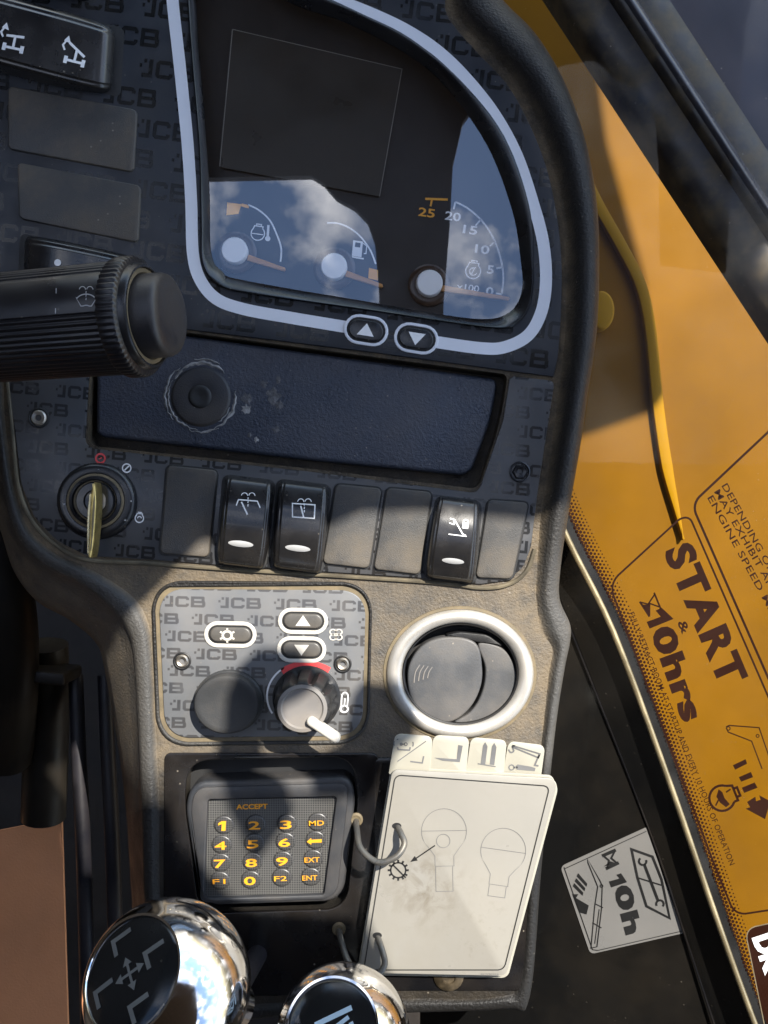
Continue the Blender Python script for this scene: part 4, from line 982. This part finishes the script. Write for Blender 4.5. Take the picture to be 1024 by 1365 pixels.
i_ = Ink().line([(101, 396)] + [(115 + 15 * math.cos(math.radians(a)), 405 + 13 * math.sin(math.radians(a))) for a in range(215, 326, 10)] + [(129, 397), (122, 408)] + [(115 + 8 * math.cos(math.radians(a)), 414 + 7 * math.sin(math.radians(a))) for a in range(-60, -121, -12)] + [(108, 408)], 1.5, True)
spray(i_, 115, 386, .9); i_.build('wiper_mark', stalk_surf, 'stalk_mark', sb)
Ink().line([(75, 384), (74, 418)], 1.3).build('divider_line', stalk_surf, 'stalk_mark', sb)

# ================================================================== right side: glossy cab panel, window, boom
side = empty('side_panel', W(800, 1100, -260), 'glossy black side panel between the console and the window', 'panel')
def quadz(name, pts, m, parent, th=8, sub=1):
    """pts: px,py,z ; thick folded sheet"""
    a = [W(*p) for p in pts]; n = len(a); nrm = (a[1] - a[0]).cross(a[2] - a[0]).normalized()
    if nrm.z < 0: nrm = -nrm
    b = [p - nrm * th * S for p in a]
    return add(name, a + b, [tuple(range(n)), tuple(range(2 * n - 1, n - 1, -1))] + [(i, (i + 1) % n, n + (i + 1) % n, n + i) for i in range(n)], m, parent, smooth=False)
# plane of the lower face
pa = [W(762, 846, -120), W(955, 1352, -120), W(690, 1100, -190)]
nL = (pa[1] - pa[0]).cross(pa[2] - pa[0]).normalized(); nL = nL if nL.z > 0 else -nL
SL = plane(pa[0], nL); SLi = plane(pa[0], nL, .8)
def sheet(name, pts, surf, m, parent, th=6):
    a = [surf(x, y) for x, y in pts]; n = len(a); nn = (a[1] - a[0]).cross(a[2] - a[0]).normalized(); nn = nn if nn.z > 0 else -nn
    b = [p - nn * th * S for p in a]
    return add(name, a + b, [tuple(range(n)), tuple(range(2 * n - 1, n - 1, -1))] + [(i, (i + 1) % n, n + (i + 1) % n, n + i) for i in range(n)], m, parent, smooth=False)
sheet('lower_face', [(722, 746), (763, 846), (863, 1099), (912, 1244), (970, 1420), (560, 1420), (560, 746)], SL, 'panel_gloss', side)
pb = [W(763, 846, -119), W(956, 1352, -119), W(840, 846, -60)]
nU = (pb[1] - pb[0]).cross(pb[2] - pb[0]).normalized(); nU = nU if nU.z > 0 else -nU
SU = plane(pb[0], nU)
sheet('upper_face', [(718, 735), (763, 846), (863, 1099), (912, 1244), (972, 1420), (1040, 1420), (954, 1221), (895, 1050), (818, 843), (745, 690)], SU, 'panel_gloss', side)
tube('fold_edge', [(722, 746, -117), (763, 846, -117), (863, 1099, -117), (912, 1244, -117), (970, 1420, -117)], 1.7, 'gloss_black', side, 8, 4)

# sticker on the side panel
st = sheet('maintenance_sticker', rp([(747, 1155), (861, 1103), (911, 1244), (787, 1272)], [6, 2, 2, 6], 4), plane(pa[0], nL, 1.0), 'silver_sticker', None, 1)
tag(st, 'small silver sticker reading 10h with an open manual and boom symbols', 'sticker')
SS = plane(pa[0], nL, 1.6)
i_ = Ink().line([(753, 1158), (862, 1108)], 1.1).line([(752, 1156), (790, 1266), (797, 1267), (910, 1241)], 1.1)
ctext(i_, '0h', 838, 1212, 66, 22, 75, .05, 1.1); i_.poly([(810, 1171), (831, 1165), (834, 1174), (821, 1178), (822, 1184), (815, 1184)][:0] or [(812, 1175), (826, 1171), (822, 1166), (828, 1164), (836, 1176), (815, 1183)])
i_.poly([(802, 1139), (820, 1131), (822, 1135), (804, 1143)]).poly([(807, 1156), (824, 1148), (826, 1152), (809, 1160)]).line([(806, 1142), (812, 1147), (810, 1157)], 2.4).line([(820, 1134), (815, 1144), (822, 1150)], 2.4).poly([(805, 1155), (814, 1148), (822, 1151)])
for k in range(3): i_.poly([(772 + 4 * k, 1164 + 6.5 * k - k * 6), (783 + 0 * k, 1186 + k * 4), (779 + 0 * k, 1192 + 4 * k), (766 + 4 * k, 1172 + k)][:0] or [(771 - k * 2.6, 1164 + 6.6 * k), (783 - k * 2.6, 1178 + 6 * k), (782 - k * 2.6, 1182 + 6 * k), (769 - k * 2.6, 1168 + 6.6 * k)])
i_.poly([(763, 1192), (771, 1192), (768, 1197), (785, 1207), (782, 1219), (772, 1216)])
i_.line([(783, 1144), (800, 1174), (803, 1181), (802, 1212), (796, 1262), (788, 1264), (793, 1208), (797, 1182), (784, 1150)], 1.3, True).line([(794, 1205), (804, 1210)], 1.3).line([(790, 1230), (802, 1237)], 1.3).line([(799, 1212), (793, 1258)], 1).ring(802, 1181, 1.8, 1.2, n=10)
i_.line([(842, 1132), (870, 1142), (882, 1172), (893, 1224), (862, 1208), (850, 1170)], 3.2, True).line([(850, 1170), (882, 1180)], 1.8).line([(859, 1152), (878, 1202)], 3.6).arc(857, 1148, 5, -20, 230, 2.6, 10).arc(880, 1205, 5, 150, 400, 2.6, 10)
i_.build('print', SS, 'ink_black', st)

# window
pw = [W(760, 720, -75), W(1000, 1350, -75), W(1010, 700, -20)]
nW = (pw[1] - pw[0]).cross(pw[2] - pw[0]).normalized(); nW = nW if nW.z > 0 else -nW
win = empty('side_window', W(900, 700, -110), 'side window pane printed with dark START and 10hrs instructions', 'window')
SG = plane(pw[0], nW); 
def INK(l): return plane(pw[0], nW, l)
sheet('pane', [(560, -420), (700, -70), (1400, -70), (1400, 1450), (1048, 1450), (1001, 1351), (954, 1221), (895, 1050), (818, 843), (753, 710), (690, 560), (560, 260)], SG, 'window_glass', win, 5)
tubep = [(690, 555), (753, 710), (818, 843), (895, 1050), (954, 1221), (1001, 1351), (1040, 1450)]
def tube_on(name, pts, surf, r, m, parent):
    P = [surf(*p) for p in pts]
    cu = []
    for p in P:
        z = p.z / S; k = (D - z) / D; cu.append((p.x / S / k + 512, 682.5 - p.y / S / k, z))
    return tube(name, cu, r, m, parent, 10, 5)
tube_on('edge_trim', tubep, INK(3), 4.2, 'trim_gold', win)
# black ceramic border fading into dots
def off(p, q): return [(x + q[0], y + q[1]) for x, y in p]
bp = spl(tubep, 6)
bd = Ink(); left = bp; 
bd.fill([left + [(x + 14, y - 5) for x, y in reversed(left)]]); bd.build('ceramic_border', INK(1.2), 'ink_black', win)
dots = Ink(); L = 0; acc = 0
for (x0, y0), (x1, y1) in zip(bp, bp[1:]):
    seg = math.hypot(x1 - x0, y1 - y0); dx, dy = (x1 - x0) / seg, (y1 - y0) / seg; s = -acc % 5.4
    while s < seg:
        idx = int((acc + s) / 5.4)
        for r_ in range(5):
            rad = 2.75 - r_ * .42; o_ = 15 + r_ * 4.3; ss = s + (2.7 if r_ % 2 else 0)
            x, y = x0 + dx * ss + dy * o_, y0 + dy * ss - dx * o_
            dots.poly(ell(x, y, rad, n=7))
        s += 5.4
    acc += seg
d_ = dots.build('dot_print', INK(1.2), 'ink_brown', win); d_['kind'] = 'stuff'
i_ = Ink().line(rp([(1150, 865), (1040, 965), (920, 690), (908, 690), (812, 778), (955, 1160), (980, 1220), (1180, 1190)], [1, 1, 8, 10, 16, 40, 14, 1], 6)[7:], 2.6)
i_.build('instruction_frame', INK(1.0), 'ink_brown', win)
Ink().line(rp([(1120, 480), (1024, 576), (922, 672), (1060, 985)], [1, 1, 14, 1], 6), 3.2).build('instruction_frame', INK(1.0), 'ink_brown', win)
def run(i_, t, st, en, up, bold, gap=1.0): return i_.text(t, st, en, up, bold, gap)
run(Ink(), 'START', (886, 735), (963, 917), (35, -15.5), .045, 1.14).build('start_lettering', INK(1.0), 'ink_brown', win)
i_ = run(Ink(), '0hrs', (868, 841), (912, 964), (28.5, -10.5), .05, 1.06); i_.poly([(862, 829), (881, 822), (874, 814), (882, 810), (898, 825), (866, 838)]); i_.build('hours_lettering', INK(1.0), 'ink_brown', win)
run(Ink(), '&', (903, 830), (910, 846), (11, -5), .02).build('ampersand', INK(1.0), 'ink_brown', win)
i_ = Ink().line([(872, 790), (881, 812)], 2.4).line([(853, 802), (866, 822)], 2.8).line([(873, 792), (865, 804), (879, 809)], 2).line([(855, 803), (866, 806), (866, 820)], 2).poly([(856, 806), (865, 806), (865, 818)]); i_.build('hourglass_symbol', INK(1.0), 'ink_brown', win)
run(Ink(), 'FULLY RETRACT BOOM AT STARTUP AND EVERY 10 HOURS OF OPERATION', (838, 818), (973, 1154), (7.4, -3.0), .006, 1.05).build('small_lettering', INK(1.0), 'ink_brown', win)
i_ = Ink()
run(i_, 'DEPENDING ON AMBIENT', (962, 648), (1068, 840), (8, -4.6), .008, 1.06); run(i_, 'MAY EXHIBIT AN EXTENDED', (952, 656), (1080, 880), (8, -4.6), .008, 1.06); run(i_, 'ENGINE SPEED MAY BE', (943, 664), (1050, 860), (8, -4.6), .008, 1.06)
i_.build('notice_lettering', INK(1.0), 'ink_brown', win)
i_ = Ink().line([(968, 969), (972, 967), (1012, 970), (1024, 1005), (1030, 1030)], 1.6).line([(968, 970), (971, 976), (1002, 988), (1016, 1025)], 1.6).ring(971, 971, 2.4, 1.3, n=10).ring(1010, 981, 2, 1.2, n=10); i_.build('boom_symbol', INK(1.0), 'ink_brown', win)
i_ = Ink().poly([(977, 1020), (994, 1012), (996, 1018), (980, 1026)]).poly([(985, 1036), (1001, 1029), (1004, 1036), (988, 1042)]).poly([(989, 1050), (1006, 1043), (1010, 1050), (992, 1057)]).poly([(1008, 1068), (1014, 1066), (1012, 1060), (1027, 1068), (1020, 1092), (994, 1078), (1000, 1076), (996, 1069), (1007, 1062)]); i_.build('arrow_symbol', INK(1.0), 'ink_brown', win)
i_ = Ink(); engine(i_, 965, 1063, 17, 3.2, 68); i_.poly([(958, 1052), (963, 1056), (966, 1064), (973, 1072), (968, 1076), (960, 1070), (955, 1062)]).line([(958, 1066), (954, 1074)], 2).line([(968, 1056), (974, 1052)], 2); i_.build('engine_symbol', INK(1.0), 'ink_brown', win)
bdg = sheet('badge', rp([(993, 1238), (1100, 1215), (1100, 1400), (1025, 1395)], [14, 2, 2, 2], 5), INK(1.0), 'ink_brown', win, 1)
i_ = Ink().line(rp([(993, 1238), (1100, 1215), (1100, 1400), (1025, 1395)], [14, 2, 2, 2], 5), 1.4, True); i_.build('badge_outline', INK(1.6), 'stalk_dust', bdg)
run(Ink(), 'DK', (1004, 1250), (1022, 1300), (24, -8), .06).build('badge_lettering', INK(1.7), 'badge_white', bdg)

# boom behind the window
bo = empty('loader_boom', W(900, 500, -700), 'yellow painted loader boom seen through the side window', 'boom')
slab('main_plate', [(520, -500), (600, 150), (735, 560), (752, 800), (800, 1450), (2300, 1450), (2300, -500)], -780, -830, 'boom_yellow', bo, bev=4, bottom=True)
def strip(name, pts, wd, z0, z1, m):
    P = [Vector(p) for p in pts]; a, b = [], []
    for i, p in enumerate(P):
        d = (P[min(i + 1, len(P) - 1)] - P[max(0, i - 1)]).normalized(); n = Vector((-d.y, d.x)); q = (wd(i / (len(P) - 1)) if callable(wd) else wd) / 2; a.append(p + n * q); b.append(p - n * q)
    return slab(name, [tuple(x) for x in a] + [tuple(x) for x in reversed(b)], z1, z0, m, bo, bev=3, seg=2)
strip('weld_flange', spl([(760, 190), (795, 266), (829, 327), (855, 380), (868, 440), (878, 540), (890, 622), (903, 680), (912, 720)], 6), lambda t: 15 if t < .75 else 15 - 14.5 * min(1, (t - .75) / .25), -782, -762, 'boom_edge')
slab('round_plug', ell(803, 413, 17, 26, 30), -740, -782, 'boom_edge', bo, bev=6)

# pillar / window frame at the top right
fr = empty('window_frame', W(900, 250, -60), 'dusty black window frame bar crossing the top right corner', 'window frame')
def bar(name, e0, e1, z0, z1, m, bulge=0, n=6):
    """bar between two pixel edge lines (each two points), cross-section curved up"""
    vs = []; fs = []
    for t in (0, 1):
        for k in range(n + 1):
            s = k / n; p = Vector(e0[t]).lerp(Vector(e1[t]), s); vs.append(W(p.x, p.y, z0 + (z1 - z0) * s + bulge * math.sin(math.pi * s)))
        for k in (n, 0):
            p = Vector((e0[t] if k == 0 else e1[t])); q = W(p.x, p.y, (z0 if k == 0 else z1)); vs.append(q - Vector((0, 0, 40 * S)))
    N = n + 3
    for k in range(N): fs.append((k, (k + 1) % N, N + (k + 1) % N, N + k))
    fs += [tuple(range(N)), tuple(range(2 * N - 1, N - 1, -1))]
    return add(name, vs, fs, m, fr, sharp=60)
bar('seal', [(700, -66), (1120, 574)], [(768, -66), (1120, 468)], -30, -8, 'frame_black', 6)
bar('frame_bar', [(768, -66), (1120, 470)], [(790, -66), (1120, 440)], -10, 4, 'frame_black', 3)
bar('frame_lip', [(788, -66), (1120, 442)], [(806, -66), (1120, 412)], 2, 6, 'frame_blue', 9)
bar('outer_bar', [(806, -66), (1120, 412)], [(850, -66), (1120, 350)], -20, -30, 'frame_black', 2)
tp = slab('tinted_pane', [(840, -70), (1200, -70), (1200, 480), (1120, 380)], -50, -60, 'tinted_dark', fr, bev=1)

# ================================================================== left side under the dashboard
cb = sheet('cardboard_sheet', [(-120, 1130), (82, 1091), (92, 1420), (-120, 1420)], plane(W(40, 1200, -560), (0.05, .12, 1)), 'cardboard', None, 10)
tag(cb, 'plain brown cardboard sheet in the bottom left corner', 'cardboard')
sc_ = empty('steering_column', W(20, 870, -500), 'dark dusty steering column in the shade left of the console', 'steering column')
tube('column_tube', [(-20, 640, -260), (8, 800, -300), (14, 900, -340), (8, 1010, -420)], 46, 'column_black', sc_, 24, 5)
tube('column_tube', [(60, 860, -420), (62, 960, -450), (58, 1090, -480)], 40, 'column_black', sc_, 20, 5)
slab('clamp', rp([(22, 892), (86, 898), (86, 915), (22, 908)], 4), -330, -420, 'column_black', sc_, bev=3)
for i, (x, lab) in enumerate(((107, 'thin black hose hanging left of the console, nearer the cardboard'), (146, 'black hose hanging close against the side of the console'))):
    h = tube('hose', [(x - 6, 900, -420), (x - 2, 1000, -400), (x + 4, 1120, -380), (x + 8, 1250, -370), (x + 12, 1420, -370)], 13, 'hose_black', None, 16, 5)
    tag(h, lab, 'hose', 'hoses beside the console')
